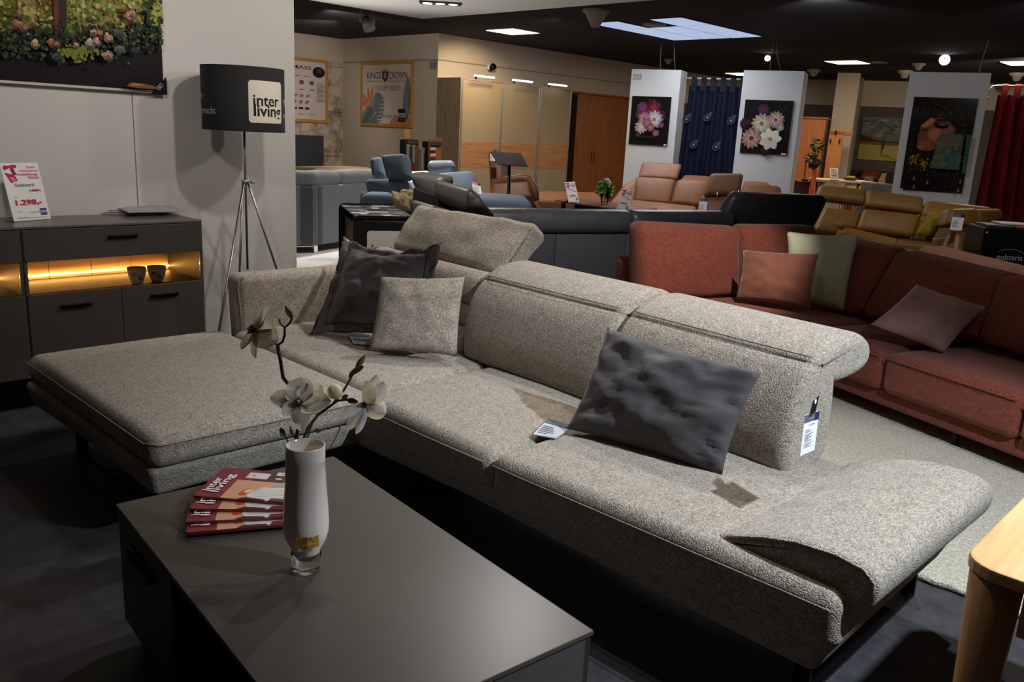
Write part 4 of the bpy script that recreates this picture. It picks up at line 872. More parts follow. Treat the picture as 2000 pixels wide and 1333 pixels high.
# ================================================================== RUST CORNER SOFA
rust=boucle('rust_chenille',(92,46,36),(136,72,55),120,.35); rust2=rust
def pz(*pts): return [at_z(*p) for p in pts]
def pd(D,*pts): return [at_d(p[0],p[1],D+(p[2] if len(p)>2 else 0)) for p in pts]
RF=Frame((4.89,1.69),ex=(-.37,-.93))
rs=thing('corner_sofa','rust red fabric corner sofa on the cream rug','sofa',(5.2,2.2))
def rq(x0,x1,y0,y1): return [RF.w(x0,y0,0),RF.w(x1,y0,0),RF.w(x1,y1,0),RF.w(x0,y1,0)]
for (x0,x1,y0,y1) in ((-1.6,-.62,-.85,.75),(-.615,-.006,-.02,.75),(.006,.84,-.02,.75),(.852,1.75,-.02,.75)):
    q=rq(x0,x1,y0,y1); c=obj('seat_cushion',MB().add(quadseat(q,.20,.435,.05,.03,(10,10,3),4,.006)),rust,rs)
    if y0>-.5: seam('seam',[RF.w(x0+.02,y0-.004,.405),RF.w((x0+x1)/2,y0-.008,.408),RF.w(x1-.02,y0-.004,.405)],c,rust,.004)
b=MB(); b.add(quadseat(rq(-1.62,1.75,.03,.95),.11,.21,.02,0,(4,3,1),2)); b.add(quadseat(rq(-1.62,-.64,-.84,.4),.11,.21,.02,0,(3,3,1),2)); obj('base',b,rust,rs)
for (x,y) in ((-.5,.1),(.45,.1),(1.6,.1),(-.75,-.7),(-1.5,-.7),(-1.5,.8),(1.6,.8)): P=RF.w(x,y,0); obj('leg',MB().add(cyl(.018,.10,P+V3((0,0,.029)),12)),blackm,rs)
def soft(name,parent,q,thick,m,r=.06,puff=.04,n=(8,2,8),wr=.0,seed=0,back=None,pr=.5): return obj(name,MB().add(slab(q,thick,r,puff,n,4,wr,seed,back,pr)),m,parent)
awl=V3((RF.ex.x*-1,RF.ex.y*-1,0)); awr=RF.ey
LS=lambda *p:[RF.side(x,y,d) for x,y,d in p]
RS=lambda *p:[RF.at(x,y,d) for x,y,d in p]
soft('back_cushion',rs,LS((1250,592,-1.58),(1446,582,-1.58),(1450,444,-1.76),(1248,434,-1.76)),.18,rust,.07,.06,(10,2,10),.016,1,awl)
soft('back_cushion',rs,LS((1452,585,-1.58),(1600,598,-1.58),(1600,442,-1.76),(1452,441,-1.76)),.18,rust,.06,.05,(8,2,8),.014,2,awl)
soft('back_cushion',rs,RS((1570,612,.5),(1682,616,.5),(1744,487,.72),(1608,458,.72)),.20,rust,.06,.05,(8,2,8),.014,3,awr)
soft('back_cushion',rs,RS((1676,616,.5),(1908,670,.5),(1958,538,.72),(1750,488,.72)),.22,rust,.06,.06,(10,2,8),.016,4,awr)
soft('back_cushion',rs,RS((1902,668,.5),(2150,747,.5),(2220,604,.72),(1950,534,.72)),.22,rust,.06,.06,(8,2,8),.016,5,awr)
q=rq(-2.02,-1.86,-.62,.98); q=[V3((p.x,p.y,0)) for p in q]
obj('back_frame',MB().add(quadseat(q,.12,.70,.05,.01,(3,10,4),4)).add(quadseat(rq(-1.95,1.75,1.0,1.14),.12,.64,.05,.01,(10,3,4),4)),rust,rs)
P=RF.l(at_z(1222,520,.5))
cot=mat('copper_velvet',(122,68,42),.8,noise_=(8,(108,58,36),4),bump=(10,.2),sheen=.4); sage=mat('sage_velvet',(178,180,148),.8,noise_=(6,(166,168,136),4),bump=(10,.2),sheen=.3); mauve=mat('mauve_velvet',(150,112,100),.8,noise_=(6,(138,102,90),4),bump=(10,.2),sheen=.3)
dg=(at_z(1640,606,.45)-EYE).dot(FW)
cushion('cushion',pd(dg,(1536,592,.0),(1648,608,-.20),(1678,460,-.14),(1536,452,.08)),.15,sage,'pale sage green square cushion in the corner of the rust sofa',pinch=.05,seed=6)
do=(at_z(1440,590,.45)-EYE).dot(FW)
cushion('cushion',pd(do,(1436,584,-.12),(1582,604,-.42),(1600,496,-.34),(1450,488,-.04)),.14,cot,'copper brown oblong cushion in front of the green one on the rust sofa',pinch=.05,seed=12)
dm=(at_z(1840,684,.46)-EYE).dot(FW)
cushion('cushion',pd(dm,(1700,634,.05),(1842,690,-.08),(1926,600,.02),(1790,556,.12)),.15,mauve,'dusty mauve cushion lying against the right backs of the rust sofa',pinch=.05,seed=21)

# ================================================================== SALMON SOFA AND BLACK STAND BEHIND
salmon=mat('salmon_fabric',(176,124,104),.9,noise_=(30,(164,112,92),3),bump=(50,.15))
ss_=thing('sofa','salmon pink sofa, only its back seen behind the rust sofa','sofa',tuple(at_d(1880,520,7.6).xy)+(0,))
back=V3((.93,-.37,0))
soft('backrest',ss_,pd(7.3,(1770,540,.2),(1975,600,-.35),(1972,522,-.35),(1790,478,.2)),.3,salmon,.07,.03,(10,2,4),.012,3,back)
soft('backrest',ss_,pd(6.8,(1978,600,.1),(2120,650,-.25),(2120,560,-.25),(1985,520,.1)),.3,salmon,.08,.03,(8,2,4),.012,5,back)
q=pd(7.5,(1790,560,.2),(2100,640,-.8)); q=[V3((p.x,p.y,0)) for p in q]; q=[q[0]+back*.05,q[1]+back*.05,q[1]+back*1.0,q[0]+back*1.0]
obj('base',MB().add(quadseat(q,.05,.42,.05,.02,(6,4,2),3)),salmon,ss_)
PF=Frame(at_d(1960,500,9.2).xy,ex=(.60,-.80))
stand_black=mat('acrylic_black',(20,18,20),.25)
p0=PF.l(PF.at(1925,437)); p1=PF.l(PF.at(2040,470)); zt=PF.l(PF.at(1960,447)).z
dst=thing('display_stand','black sample stand with pale lettering and an arc behind the salmon sofa','stand',PF.o,PF.a)
obj('body',MB().add(rbox(p1.x-p0.x,.5,zt,.01,(1,1,1),1,((p0.x+p1.x)/2,.25,zt/2)),0,None,False),stand_black,dst,world=False)
a=Art(PF.w(0,0,0),PF.ex,(0,0,1)); T_=lambda x,y:(lambda P:(P.x,P.z))(PF.l(PF.at(x,y)))
u0=T_(1947,505); u1=T_(1997,507); a.text('polsteria',u0[0],u0[1]-.01,.062,(206,204,200),u1[0]-u0[0])
mx,mz=(u0[0]+u1[0])/2,u0[1]+.02
pts=[(mx+.14*math.cos(t),mz+.03+.06*math.sin(t)) for t in [PI*.1+PI*.8*i/12 for i in range(13)]]
a.poly(pts+[(x*1.0,z-.006) for x,z in pts[::-1]],(150,150,150)); a.ell(u1[0]-.05,u0[1]+.075,.008,.008,(190,30,60))
a.ell(p0.x+.03,zt-.05,.012,.012,(180,180,180)); obj('print',a.mb,printmat(),dst)
def plate(name,F,px0,py0,px1,py1,d,t,m,label,cat,parent=None,y=.05,group=None):
    A_=F.l(F.at(px0,py0,y)); B_=F.l(F.at(px1,py1,y)); c=F.w((A_.x+B_.x)/2,y+d/2,(A_.z+B_.z)/2)
    return solo(name,MB().add(rbox(abs(B_.x-A_.x),d,t,min(.008,t*.3),(1,1,1),2),0,Matrix.Translation(c)@Matrix.Rotation(F.a,4,'Z'),False),m,label,cat,tuple(c),group)
PZ=lambda x,y,w_,d,h,base:(PF.w(x,y,base+h/2),w_,d,h)
def fbox(name,F,x0,x1,y0,y1,z0,z1,m,label=None,cat=None,group=None,parent=None,r=.006):
    g=rbox(x1-x0,y1-y0,z1-z0,r,(2,2,2),2,((x0+x1)/2,(y0+y1)/2,(z0+z1)/2)); T_=Matrix.Translation(F.o)@Matrix.Rotation(F.a,4,'Z')
    mb=MB().add(g,0,T_,False)
    if parent is not None: return obj(name,mb,m,parent)
    return solo(name,mb,m,label,cat,tuple(F.w((x0+x1)/2,(y0+y1)/2,z0)),group,F.a)
fbox('sample_book',PF,p0.x+.05,p0.x+.32,.04,.40,zt+.001,zt+.03,mat('brown_leather_sample',(70,54,46),.5),'brown leather sample book on the stand behind the salmon sofa','sample book')
fbox('sample_book',PF,p0.x+.22,p0.x+.55,.14,.42,zt+.032,zt+.05,mat('white_sample',(206,206,208),.5),'white sample binder on the stand behind the salmon sofa','sample book')
fbox('sample_book',PF,p0.x+.33,p0.x+.6,.0,.12,zt+.001,zt+.03,mat('red_sample',(150,32,40),.5),'red leather sample on the front edge of the stand behind the salmon sofa','sample book')

# ================================================================== BLACK LEATHER SOFA (seen from behind)
blk=mat('black_leather',(66,66,70),.34,spec=.5,noise_=(8,(58,58,62),3),bump=(26,.14)); blkf=mat('black_back_cloth',(54,54,62),.7,noise_=(60,(48,48,55),2))
gryl=mat('graphite_leather',(112,110,104),.42,spec=.5,noise_=(8,(102,100,95),3),bump=(30,.12))
DF=Frame(at_z(1140,432,.76).xy,ex=(.93,-.37))
dsf=thing('leather_sofa','black leather sofa seen from behind between the beige and rust sofas','sofa',tuple(DF.o.xy))
dl=lambda x,y,yy=0:DF.l(DF.at(x,y,yy))
xa,xb,xc=dl(925,430).x,dl(1236,430).x,dl(1436,432).x; z1=dl(1150,410).z; z0=dl(1150,458).z
roll=lambda z0,z1:smooth_poly([(.03,z0),(-.02,z0+.04),(-.035,(z0+z1)/2),(-.01,z1-.03),(.08,z1),(.22,z1-.01),(.28,z1-.06),(.28,z0)],2)
MD=Matrix.Translation(DF.o)@Matrix.Rotation(DF.a,4,'Z')
for (x0,x1) in ((xa-.35,xb-.004),(xb+.004,xc)):
    g=sweep(roll(z0,z1),x1-x0,.05,16,4); mb=MB()
    vs=[(p[0],p[1]+.008*noise.noise(V3((p[0]*14,p[1]*6,p[2]*6+x0))),p[2]) for p in g[0]]
    mb.add((vs,g[1]),0,MD@Matrix.Translation((x0,0,0))); obj('backrest',mb,blk,dsf)
mb=MB()
for (x0,x1) in ((xa-.35,dl(1085,500).x-.002),(dl(1085,500).x+.002,dl(1222,500).x-.002),(dl(1222,500).x+.002,xc)):
    mb.add(rbox(x1-x0,.24,z0-.05,.012,(2,1,1),2,((x0+x1)/2,.13,.05+(z0-.05)/2)),0,MD)
obj('back_panel',mb,blkf,dsf)
obj('seat',MB().add(rbox(xc-xa+.3,.75,.36,.06,(4,3,2),3,((xa+xc)/2-.1,.62,.25)),0,MD),blk,dsf)
soft('headrest',dsf,[DF.at(1398,450,.12),DF.at(1588,452,.06),DF.at(1622,388,-.02),DF.at(1438,382,.0)],.16,blk,.06,.02,(10,2,6),.012,3)
obj('right_wing',MB().add(rbox(1.3,.8,.62,.05,(4,3,3),3,(xc+.55,.55,.37)),0,MD),blkf,dsf)
obj('leg',MB().add(rbox(xc-xa,.08,.06,.01,(1,1,1),1,((xa+xc)/2,.3,.03)),0,MD),blackm,dsf)
# the reclined flaps at its left end
D=7.0
soft('headrest',dsf,pd(D,(812,372,.1),(852,392,-.1),(862,346,-.05),(794,337,.15)),.16,gryl,.05,.02,(6,2,5))
soft('headrest',dsf,pd(D-.2,(844,386,.0),(912,414,-.25),(922,366,-.2),(846,347,.05)),.16,gryl,.055,.02,(6,2,5))
soft('headrest',dsf,pd(D-.45,(905,410,.0),(968,418,-.05),(938,385,.05),(912,366,.1)),.2,mat('dark_olive_leather',(50,50,46),.45,bump=(30,.12)),.05,.02,(6,2,5),.01,2)
soft('left_wing',dsf,pd(D-.1,(798,470,.0),(960,470,-.2),(905,402,-.1),(806,362,.1)),.5,mat('void_black',(24,22,22),.8),.03,.0,(3,2,3))  # near-black block stands in for the dark void under the flaps
soft('armrest',dsf,pd(D-.55,(798,460,.0),(850,470,-.1),(850,402,-.1),(800,388,.0)),.3,gryl,.04,.01,(3,2,3))
P=DF.l(at_d(880,440,D)); obj('left_base',MB().add(rbox(1.1,.9,.45,.04,(2,2,2),2,(P.x-.0,P.y+.35,.275)),0,MD),blkf,dsf)
for k in(-.45,.45): obj('leg',MB().add(rbox(.05,.6,.05,.005,(1,1,1),1,(P.x+k,P.y+.35,.025)),0,MD),blackm,dsf)

# ================================================================== GREY SOFA, LEFT BACKGROUND
gs=mat('grey_weave',(112,115,117),.95,noise_=(120,(98,101,104),3),bump=(160,.2))
GC=at_z(614,481,.1)
gl=at_z(540,483,.1); gr=at_z(665,473,.1)
gso=thing('corner_sofa','mid grey fabric corner sofa seen from behind beside the wall end','sofa',(GC.x,GC.y,0))
def hz(P,px,py): return at_pl(px,py,P,V3((FW.x,FW.y,0))).z
zt=over(615,363,GC).z; dl_=(gl-GC); dl_.z=0; dl_.normalize(); dr_=(gr-GC); dr_.z=0; dr_.normalize()
cr=GC+dr_*1.9; cl_=GC+dl_*1.6; far=GC+dl_*1.6+dr_*1.9
q=[V3((p.x,p.y,0)) for p in (cl_,GC,cr,far)]
def wallbox(P,d,L,th,inn,z0,z1,m,name,r=.03):
    n_=V3(inn).normalized(); q=[P,P+d*L,P+d*L+n_*th,P+n_*th]; return obj(name,MB().add(quadseat([(p.x,p.y) for p in q],z0,z1,r,0,(8,2,4),3)),m,gso)
wallbox(GC,dr_,2.1,.2,dl_,.1,zt,gs,'back_panel'); wallbox(GC,dl_,1.6,.2,dr_,.1,zt,gs,'back_panel')
zc_=over(650,338,GC+dr_*.3+dl_*.1).z
for (P,d,inn,L) in ((GC+dr_*.02,dr_,dl_,.55),(GC+dr_*.6,dr_,dl_,.75),(GC+dr_*1.37,dr_,dl_,.7),(GC+dl_*.1,dl_,dr_,.7)):
    n_=V3(inn); q=[P+n_*.01,P+d*L+n_*.01,P+d*L+n_*.3,P+n_*.3]; obj('back_cushion',MB().add(quadseat([(p.x,p.y) for p in q],zt-.02,zc_,.07,.03,(6,4,2),4)),gs,gso)
P=[GC,cr,far,cl_]; q=[GC+dr_*.2+dl_*.2,cr+dl_*.2,cr+dl_*.95,GC+dr_*.2+dl_*.95]; obj('seat',MB().add(quadseat([(p.x,p.y) for p in q],.12,.44,.05,.02,(6,4,2),3)),gs,gso)
chrome=mat('chrome',(220,220,222),.15,metal=1)
for (dx) in (.1,1.8):
    P=GC+dr_*dx+dl_*.06; mb=MB().add(box(.05,.05,.1,(P.x,P.y,.05)),0,None,False)
    if dx<1: mb.add(quadseat([((P+dl_*.3).x,(P+dl_*.3).y),(P.x,P.y),((P+dr_*.04).x,(P+dr_*.04).y),((P+dl_*.3+dr_*.04).x,(P+dl_*.3+dr_*.04).y)],.085,.1,.004,0,(1,1,1),1),0,None,False)
    obj('leg',mb,chrome,gso)
# ================================================================== BLACK LEAFLET STAND
KF=Frame(at_z(690,421,.95).xy,ex=(.885,-.465))
ks=thing('display_stand','black sample stand with a white logo plate behind the beige sofa','stand',KF.o,KF.a)
kx=lambda x,y,yy=0:KF.l(KF.at(x,y,yy))
w0,w1=0,kx(814,423).x; dp=KF.l(at_z(662,398,.95)).y; dp=.80
blk_ac=mat('acrylic_black',(20,18,20),.25)
def rectring(x0,x1,z0,z1,y,t): 
    q=[(x0,z0),(x1,z0),(x1,z1-.035),(x1-.01,z1-.012),(x1-.035,z1),(x0+.035,z1),(x0+.01,z1-.012),(x0,z1-.035)]; g=prism(q,t); return [(p[0],p[1]+y,p[2]) for p in g[0]],g[1]
zt=.95; sl=[kx(707,425).x,kx(800,425).x]; zs_=kx(750,430).z
# front panel with the wide slot near its top
mb=MB()
for (x0,x1,za,zb3) in ((w0,w1,.02,zs_-.02),(w0,sl[0],zs_-.02,zs_+.008),(sl[1],w1,zs_-.02,zs_+.008)): mb.add(rbox(x1-x0,.012,zb3-za,.001,(1,1,1),1,((x0+x1)/2,.006,(za+zb3)/2)),0,None,False)
g=rectring(w0,w1,zs_+.008,zt,0,.012); mb.add(g,0,None,False)
obj('front_panel',mb,blk_ac,ks,world=False)
bk=MB(); g=rectring(w0,w1,.02,zt+.01,dp,.012); bk.add(g,0,None,False); obj('back_panel',bk,blk_ac,ks,world=False)
obj('grip',MB().add(rbox(sl[1]-sl[0]-.02,.03,.022,.006,(1,1,1),2,((sl[0]+sl[1])/2,.03,zs_-.006)),0,None,False),mat('silver_grip',(196,196,202),.3,metal=.4),ks,world=False)
ins=MB(); ins.add(rbox(w1-w0-.07,.03,zt-.1,.002,(1,1,1),1,((w0+w1)/2,.12,.02+(zt-.1)/2)),0,None,False); ins.add(rbox(.02,dp-.1,zt-.1,.002,(1,1,1),1,(w0+.05,dp/2,.02+(zt-.1)/2)),0,None,False); obj('shelf',ins,wood('oak_inner',(150,112,80),(126,90,62),2,3),ks,world=False)
tm=MB(); tm.add(rbox(w1-w0-.03,dp-.01,.012,.001,(1,1,1),1,((w0+w1)/2,dp/2+.006,zt-.012)),0,None,False); obj('top_panel',tm,blk_ac,ks,world=False)
a=Art((.015,.012,zt-.005),(1,0,0),(0,1,0)); rnd=random.Random(5); y=0
while y<dp-.03:
    x=0; hh=rnd.choice([.05,.07])
    while x<w1-.05:
        ww=rnd.uniform(.04,.13); c=rnd.choice([(48,48,48),(70,70,68),(100,100,98),(150,152,156),(214,216,220),(62,62,60),(120,122,130)]); a.rect(x,y,min(x+ww,w1-.03),min(y+hh,dp-.02),c,False); x+=ww
    y+=hh
obj('print',a.mb,printmat(),ks,world=False)
a=Art((0,0,0),(1,0,0),(0,0,1)); a.n=V3((0,-1,0)); L_=kx(717,451); R2=kx(792,451); wl=R2.x-L_.x; a.rrect(L_.x,L_.z-wl*1.04,R2.x,L_.z,.02,(206,200,192)); logo(a,L_.x,L_.z-wl*1.04,wl,wl*1.04,(44,42,42)); obj('print',a.mb,printmat(),ks,world=False)
for k in(.05,w1-.05):
    obj('foot',MB().add(rbox(.04,dp,.02,.003,(1,1,1),1,(k,dp/2+.006,.01)),0,None,False),blk_ac,ks,world=False)

# ================================================================== BLUE SOFA, FUR CUSHIONS
blue=mat('steel_blue_fabric',(108,120,136),.92,noise_=(60,(98,110,126),3),bump=(90,.2)); bluel=mat('blue_leather',(128,138,150),.4,noise_=(10,(120,130,143),3))
D=9.2
bs=thing('recliner_sofa','steel blue fabric corner sofa with a tall raised headrest behind the black stand','sofa',tuple(at_d(760,400,9.6).xy)+(0,))
soft('backrest',bs,pd(D,(722,400,0),(812,400,-.1),(795,345,.1),(708,347,.1)),.28,blue,.08,.04,(8,2,8),.01,2)
soft('headrest',bs,pd(D,(754,350,.0),(796,346,-.1),(790,298,.0),(741,301,.08)),.16,blue,.05,.03,(6,2,6),.008,4)
soft('headrest',bs,pd(D+.35,(726,345,0),(750,343,0),(746,304,.05),(721,307,.05)),.16,blue,.05,.02,(5,2,6))
soft('armrest',bs,pd(D-.25,(700,402,0),(722,402,0),(713,371,.1),(703,372,.1)),.7,blue,.06,.01)
SQ=[at_d(705,402,D-.3),at_d(1040,408,D-.2)]; sx=(SQ[1]-SQ[0]); sx.z=0; nn=V3((-sx.y,sx.x,0)).normalized(); q=[SQ[0],SQ[1],SQ[1]+nn*1.0,SQ[0]+nn*1.0]
zs_=at_d(1000,391,D-.1).z
obj('seat',MB().add(quadseat([(p.x,p.y) for p in q],.14,zs_,.07,.02,(12,6,3),3)),blue,bs)
mb=MB()
for p in (q[0]+nn*.1+sx.normalized()*.1,q[1]+nn*.1-sx.normalized()*.1,q[2]-nn*.1-sx.normalized()*.1,q[3]-nn*.1+sx.normalized()*.1): obj('leg',MB().add(cyl(.02,.15,(p.x,p.y,0),10)),chrome,bs)
soft('backrest',bs,pd(D+.5,(836,400,.0),(945,400,-.1),(925,330,.15),(850,334,.2)),.25,blue,.08,.03,(8,2,8),.008,6)
soft('headrest',bs,pd(D+.9,(836,336,0),(888,330,0),(886,311,.0),(834,312,.0)),.22,bluel,.06,.0,(5,2,3))
fur=mat('cream_sheepskin',(214,194,152),1,noise_=(60,(186,164,120),4),bump=(120,1.0))
cushion('cushion',pd(D-.55,(770,410,.0),(802,412,-.05),(800,384,.1),(764,372,.15)),.14,fur,'front cream sheepskin cushion leaning in the corner of the blue sofa','sheepskin cushions',pinch=.03,seed=3,wr=.02,n=14)
cushion('cushion',pd(D-.38,(786,402,.0),(818,404,-.05),(816,374,.1),(782,371,.12)),.12,fur,'rear cream sheepskin cushion, half hidden behind the other on the blue sofa','sheepskin cushions',pinch=.03,seed=8,wr=.02,n=14)
price_tag('price_tag',at_d(925,378,D+.35),at_d(942,382,D+.3),at_d(921,355,D+.45),'small price card stuck at the right end of the blue sofa',False,(206,120,140))
# lectern
D=10.7; P=at_d(992,395,D)
le=thing('lectern','slim black lectern with a tilted plate in front of the wardrobes','stand',(P.x,P.y,0))
soft('plate',le,pd(D,(973,321,-.1),(1031,325,-.15),(1018,299,.2),(958,297,.25)),.012,mat('slate_black',(24,25,27),.75),.003,0,(2,1,2))
obj('pole',MB().add(tube([(P.x,P.y,.02),tuple(V3((P.x,P.y,0))*0+at_d(996,316,D+.05))],.024,12)),blackm,le); obj('base',MB().add(rbox(.45,.35,.02,.004,(1,1,1),1,(P.x,P.y,.01)),0,None,False),blackm,le)
# ================================================================== BROWN RECLINER, OTTOMAN
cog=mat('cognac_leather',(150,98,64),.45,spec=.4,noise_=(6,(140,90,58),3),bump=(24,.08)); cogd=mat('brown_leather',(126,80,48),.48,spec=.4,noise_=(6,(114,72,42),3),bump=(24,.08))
D=11.5; P=at_d(1000,400,D+.3)
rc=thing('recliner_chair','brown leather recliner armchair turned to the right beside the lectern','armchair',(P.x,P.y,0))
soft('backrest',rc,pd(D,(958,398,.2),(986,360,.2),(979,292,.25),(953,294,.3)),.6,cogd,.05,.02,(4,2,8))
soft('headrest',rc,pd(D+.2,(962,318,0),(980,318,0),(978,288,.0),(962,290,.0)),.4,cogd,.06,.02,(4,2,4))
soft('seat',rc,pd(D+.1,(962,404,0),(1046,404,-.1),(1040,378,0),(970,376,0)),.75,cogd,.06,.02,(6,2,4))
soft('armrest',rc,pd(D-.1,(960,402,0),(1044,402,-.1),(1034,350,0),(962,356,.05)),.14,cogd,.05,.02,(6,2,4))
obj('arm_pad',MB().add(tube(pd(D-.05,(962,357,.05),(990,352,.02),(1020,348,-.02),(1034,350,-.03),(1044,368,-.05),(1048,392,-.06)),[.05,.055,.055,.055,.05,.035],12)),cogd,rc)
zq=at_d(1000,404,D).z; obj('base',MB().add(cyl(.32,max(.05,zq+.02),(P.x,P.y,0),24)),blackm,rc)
price_tag('price_tag',at_d(957,314,D-.05),at_d(967,316,D-.05),at_d(957,296,D+.0),'price card hanging on the back of the brown recliner',False)
D=14.6; P=at_d(1120,395,D+.4)
ott=thing('ottoman','cognac leather ottoman between the brown recliner and the marble top table','ottoman',(P.x,P.y,0))
soft('cushion',ott,pd(D,(1040,404,0),(1190,408,0),(1186,374,.35),(1052,371,.35)),.6,cog,.07,.02,(8,2,4))
zq=at_d(1120,400,D).z; Q0,Q1=at_d(1050,404,D),at_d(1180,408,D); sx=(Q1-Q0); sx.z=0; nn=V3((-sx.y,sx.x,0)).normalized()
q=[Q0,Q1,Q1+nn*.8,Q0+nn*.8]; obj('base',MB().add(quadseat([(p.x,p.y) for p in q],.08,zq+.05,.04,0,(4,3,2),2)),cogd,ott)
for p in q: c_=(q[0]+q[2])/2; p=p.lerp(c_,.15); obj('leg',MB().add(cyl(.02,.1,(p.x,p.y,0),8)),blackm,ott)
# coffee table with marble look
ZT=.60; q=[at_z(1083,390,ZT),at_z(1232,411,ZT),at_z(1282,408,ZT),at_z(1150,388,ZT)]; q=[q[0],q[1],q[1]+(q[3]-q[0])*.9,q[3]]
q=[at_z(1084,390.5,ZT),at_z(1236,411,ZT),at_z(1284,407,ZT),at_z(1130,387.5,ZT)]
cx=sum((V3(p) for p in q),V3())/4; mt=thing('coffee_table','marble look coffee table in front of the cognac sofa','table',(cx.x,cx.y,0))
obj('tabletop',MB().add(quadseat([(p.x,p.y) for p in q],ZT-.025,ZT,.006,0,(2,2,1),1),0,None,False),mat('brown_marble',(150,128,112),.2,noise_=(5,(110,92,82),8)),mt)
for p in q: p=V3(p).lerp(cx,.18); obj('leg',MB().add(rbox(.05,.05,ZT-.03,.004,(1,1,1),1,(p.x,p.y,(ZT-.03)/2)),0,None,False),blackm,mt)
q2=[V3(p).lerp(cx,.4) for p in q]; obj('pedestal',MB().add(quadseat([(p.x,p.y) for p in q2],.01,ZT-.026,.01,0,(1,1,1),1),0,None,False),blackm,mt)
def tsign(bl,br,tl,label,new,old):
    BL=at_z(bl[0],bl[1],ZT+.001); BR=at_z(br[0],br[1],ZT+.001); n_=V3(((BR-BL).y,-(BR-BL).x,0)).normalized(); n_=-n_ if n_.dot(EYE-BL)<0 else n_
    TL=at_pl(tl[0],tl[1],BL-n_*.09,n_); price_sign(BL,BR,TL,label,'Polster',old,new,'price_sign',False)
tsign((1111,396),(1131,394),(1105,356),'white price sign standing at the left end of the marble top table','2.498,-','3.498,-')
tsign((1204,409),(1227,412),(1216,369),'white price sign standing at the right end of the marble top table','4.998,-','6.498,-')
GP=at_z(1180,400,ZT+.001); gv=thing('glass_vase','small conical glass with a green plant on the marble top table','vase',tuple(GP)); s=13/1653
obj('body',MB().add(lathe([(0,.002),(.05,.002),(.045,.012),(.055,.06),(.078,.19),(.074,.19),(.05,.06),(.03,.02),(0,.018)],20,GP)),glassy('vase_glass'),gv)
pl=thing('potted_plant','bushy green plant with white blossoms in the small glass vase','plant',(GP.x,GP.y,GP.z+.03)); rnd=random.Random(2); lf=MB(); gm=mat('leaf_green',(84,132,52),.6,noise_=(20,(116,156,72),2))
cP=at_d(1183,366,(GP-EYE).dot(FW))
for i in range(110):
    d=V3((rnd.gauss(0,1),rnd.gauss(0,1),rnd.gauss(.1,.8))).normalized(); c=cP+V3((d.x*.11,d.y*.11,d.z*.13))*rnd.uniform(.4,1); lf.add(petal(c,V3((rnd.uniform(-1,1),rnd.uniform(-1,1),rnd.uniform(-.6,.3))),d,.075,.055,.3,.2,4))
o=obj('leaf',lf,gm,pl); o['kind']='stuff'
obj('stem',MB().add(tube([GP+V3((0,0,.02)),cP+V3((0,0,-.08))],.012,6)).add(tube([GP+V3((.01,0,.02)),cP+V3((.06,0,.05))],.005,6)),gm,pl)
for k in range(3):
    b_=MB(); c=cP+V3((-.05+.03*k,-.05,.10-.03*k))-FW*.06
    for j in range(6): b_.add(petal(c,V3((math.cos(j),math.sin(j),.3)),-FW,.035,.03,.3,.1,4))
    obj('blossom',b_,mat('white_blossom',(232,226,206),.7),pl)
# ================================================================== COGNAC SOFA
D=13.2; P=at_d(1330,400,D+.4)
cs_=thing('leather_sofa','cognac leather sofa with one raised headrest in front of the blue curtain','sofa',(P.x,P.y,0))
soft('backrest',cs_,pd(D+.7,(1232,395,0),(1308,399,-.05),(1322,347,.1),(1241,343,.1)),.25,cog,.06,.04,(6,2,6))
soft('backrest',cs_,pd(D+.6,(1310,398,0),(1380,405,-.1),(1386,352,.0),(1323,349,.1)),.25,cog,.06,.04,(6,2,6))
soft('headrest',cs_,pd(D+.8,(1246,347,.0),(1322,350,-.05),(1333,319,.1),(1255,315,.1)),.16,cog,.05,.02,(6,2,4))
soft('headrest',cs_,pd(D+.75,(1326,352,.0),(1395,360,-.05),(1396,345,.25),(1336,341,.3)),.22,cog,.06,.02,(6,2,4))
soft('seat',cs_,pd(D,(1190,425,-.05),(1356,436,-.2),(1362,402,.3),(1200,385,.5)),.8,cog,.06,.02,(8,2,4))
soft('armrest',cs_,pd(D+.5,(1192,400,-.2),(1240,396,.0),(1246,347,.2),(1222,358,.1)),.6,mat('brown_shadow_leather',(150,100,70),.5,bump=(24,.08)),.06,.02,(6,2,5))
soft('armrest',cs_,pd(D-.1,(1352,440,0),(1440,450,-.15),(1448,380,.0),(1370,378,.1)),.6,cogd,.07,.02,(6,2,6))
soft('headrest',cs_,pd(D-.1,(1374,384,.0),(1446,381,-.05),(1454,337,.0),(1388,337,.0)),.2,cogd,.07,.03,(6,2,6))
obj('hinge',MB().add(tube(pd(D-.15,(1401,377),(1401,386)),.012,6)),chrome,cs_); obj('hinge',MB().add(tube(pd(D-.18,(1443,373),(1443,382)),.012,6)),chrome,cs_)
soft('headrest',cs_,pd(D+.1,(1440,382,0),(1526,384,-.1),(1528,361,.1),(1452,356,.2)),.4,cogd,.09,.02,(8,2,4))
soft('headrest',cs_,pd(D+.7,(1450,365,0),(1510,365,-.1),(1502,356,.1),(1452,352,.2)),.3,cog,.06,.02,(6,2,3))
soft('right_wing',cs_,pd(D+.1,(1380,450,0),(1530,450,-.1),(1522,380,-.1),(1400,378,.1)),.7,cogd,.05,.01,(6,2,4))
Q0,Q1=at_d(1205,430,D+.2),at_d(1520,440,D+.1); sx=(Q1-Q0); sx.z=0; nn=V3((-sx.y,sx.x,0)).normalized(); q=[Q0,Q1,Q1+nn*.9,Q0+nn*.9]
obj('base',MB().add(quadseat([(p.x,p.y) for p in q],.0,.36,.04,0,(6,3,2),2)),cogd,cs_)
price_tag('price_tag',at_d(1364,416,D-.25),at_d(1379,416,D-.25),at_d(1367,388,D-.2),'price card hanging from the right arm of the cognac sofa',False)
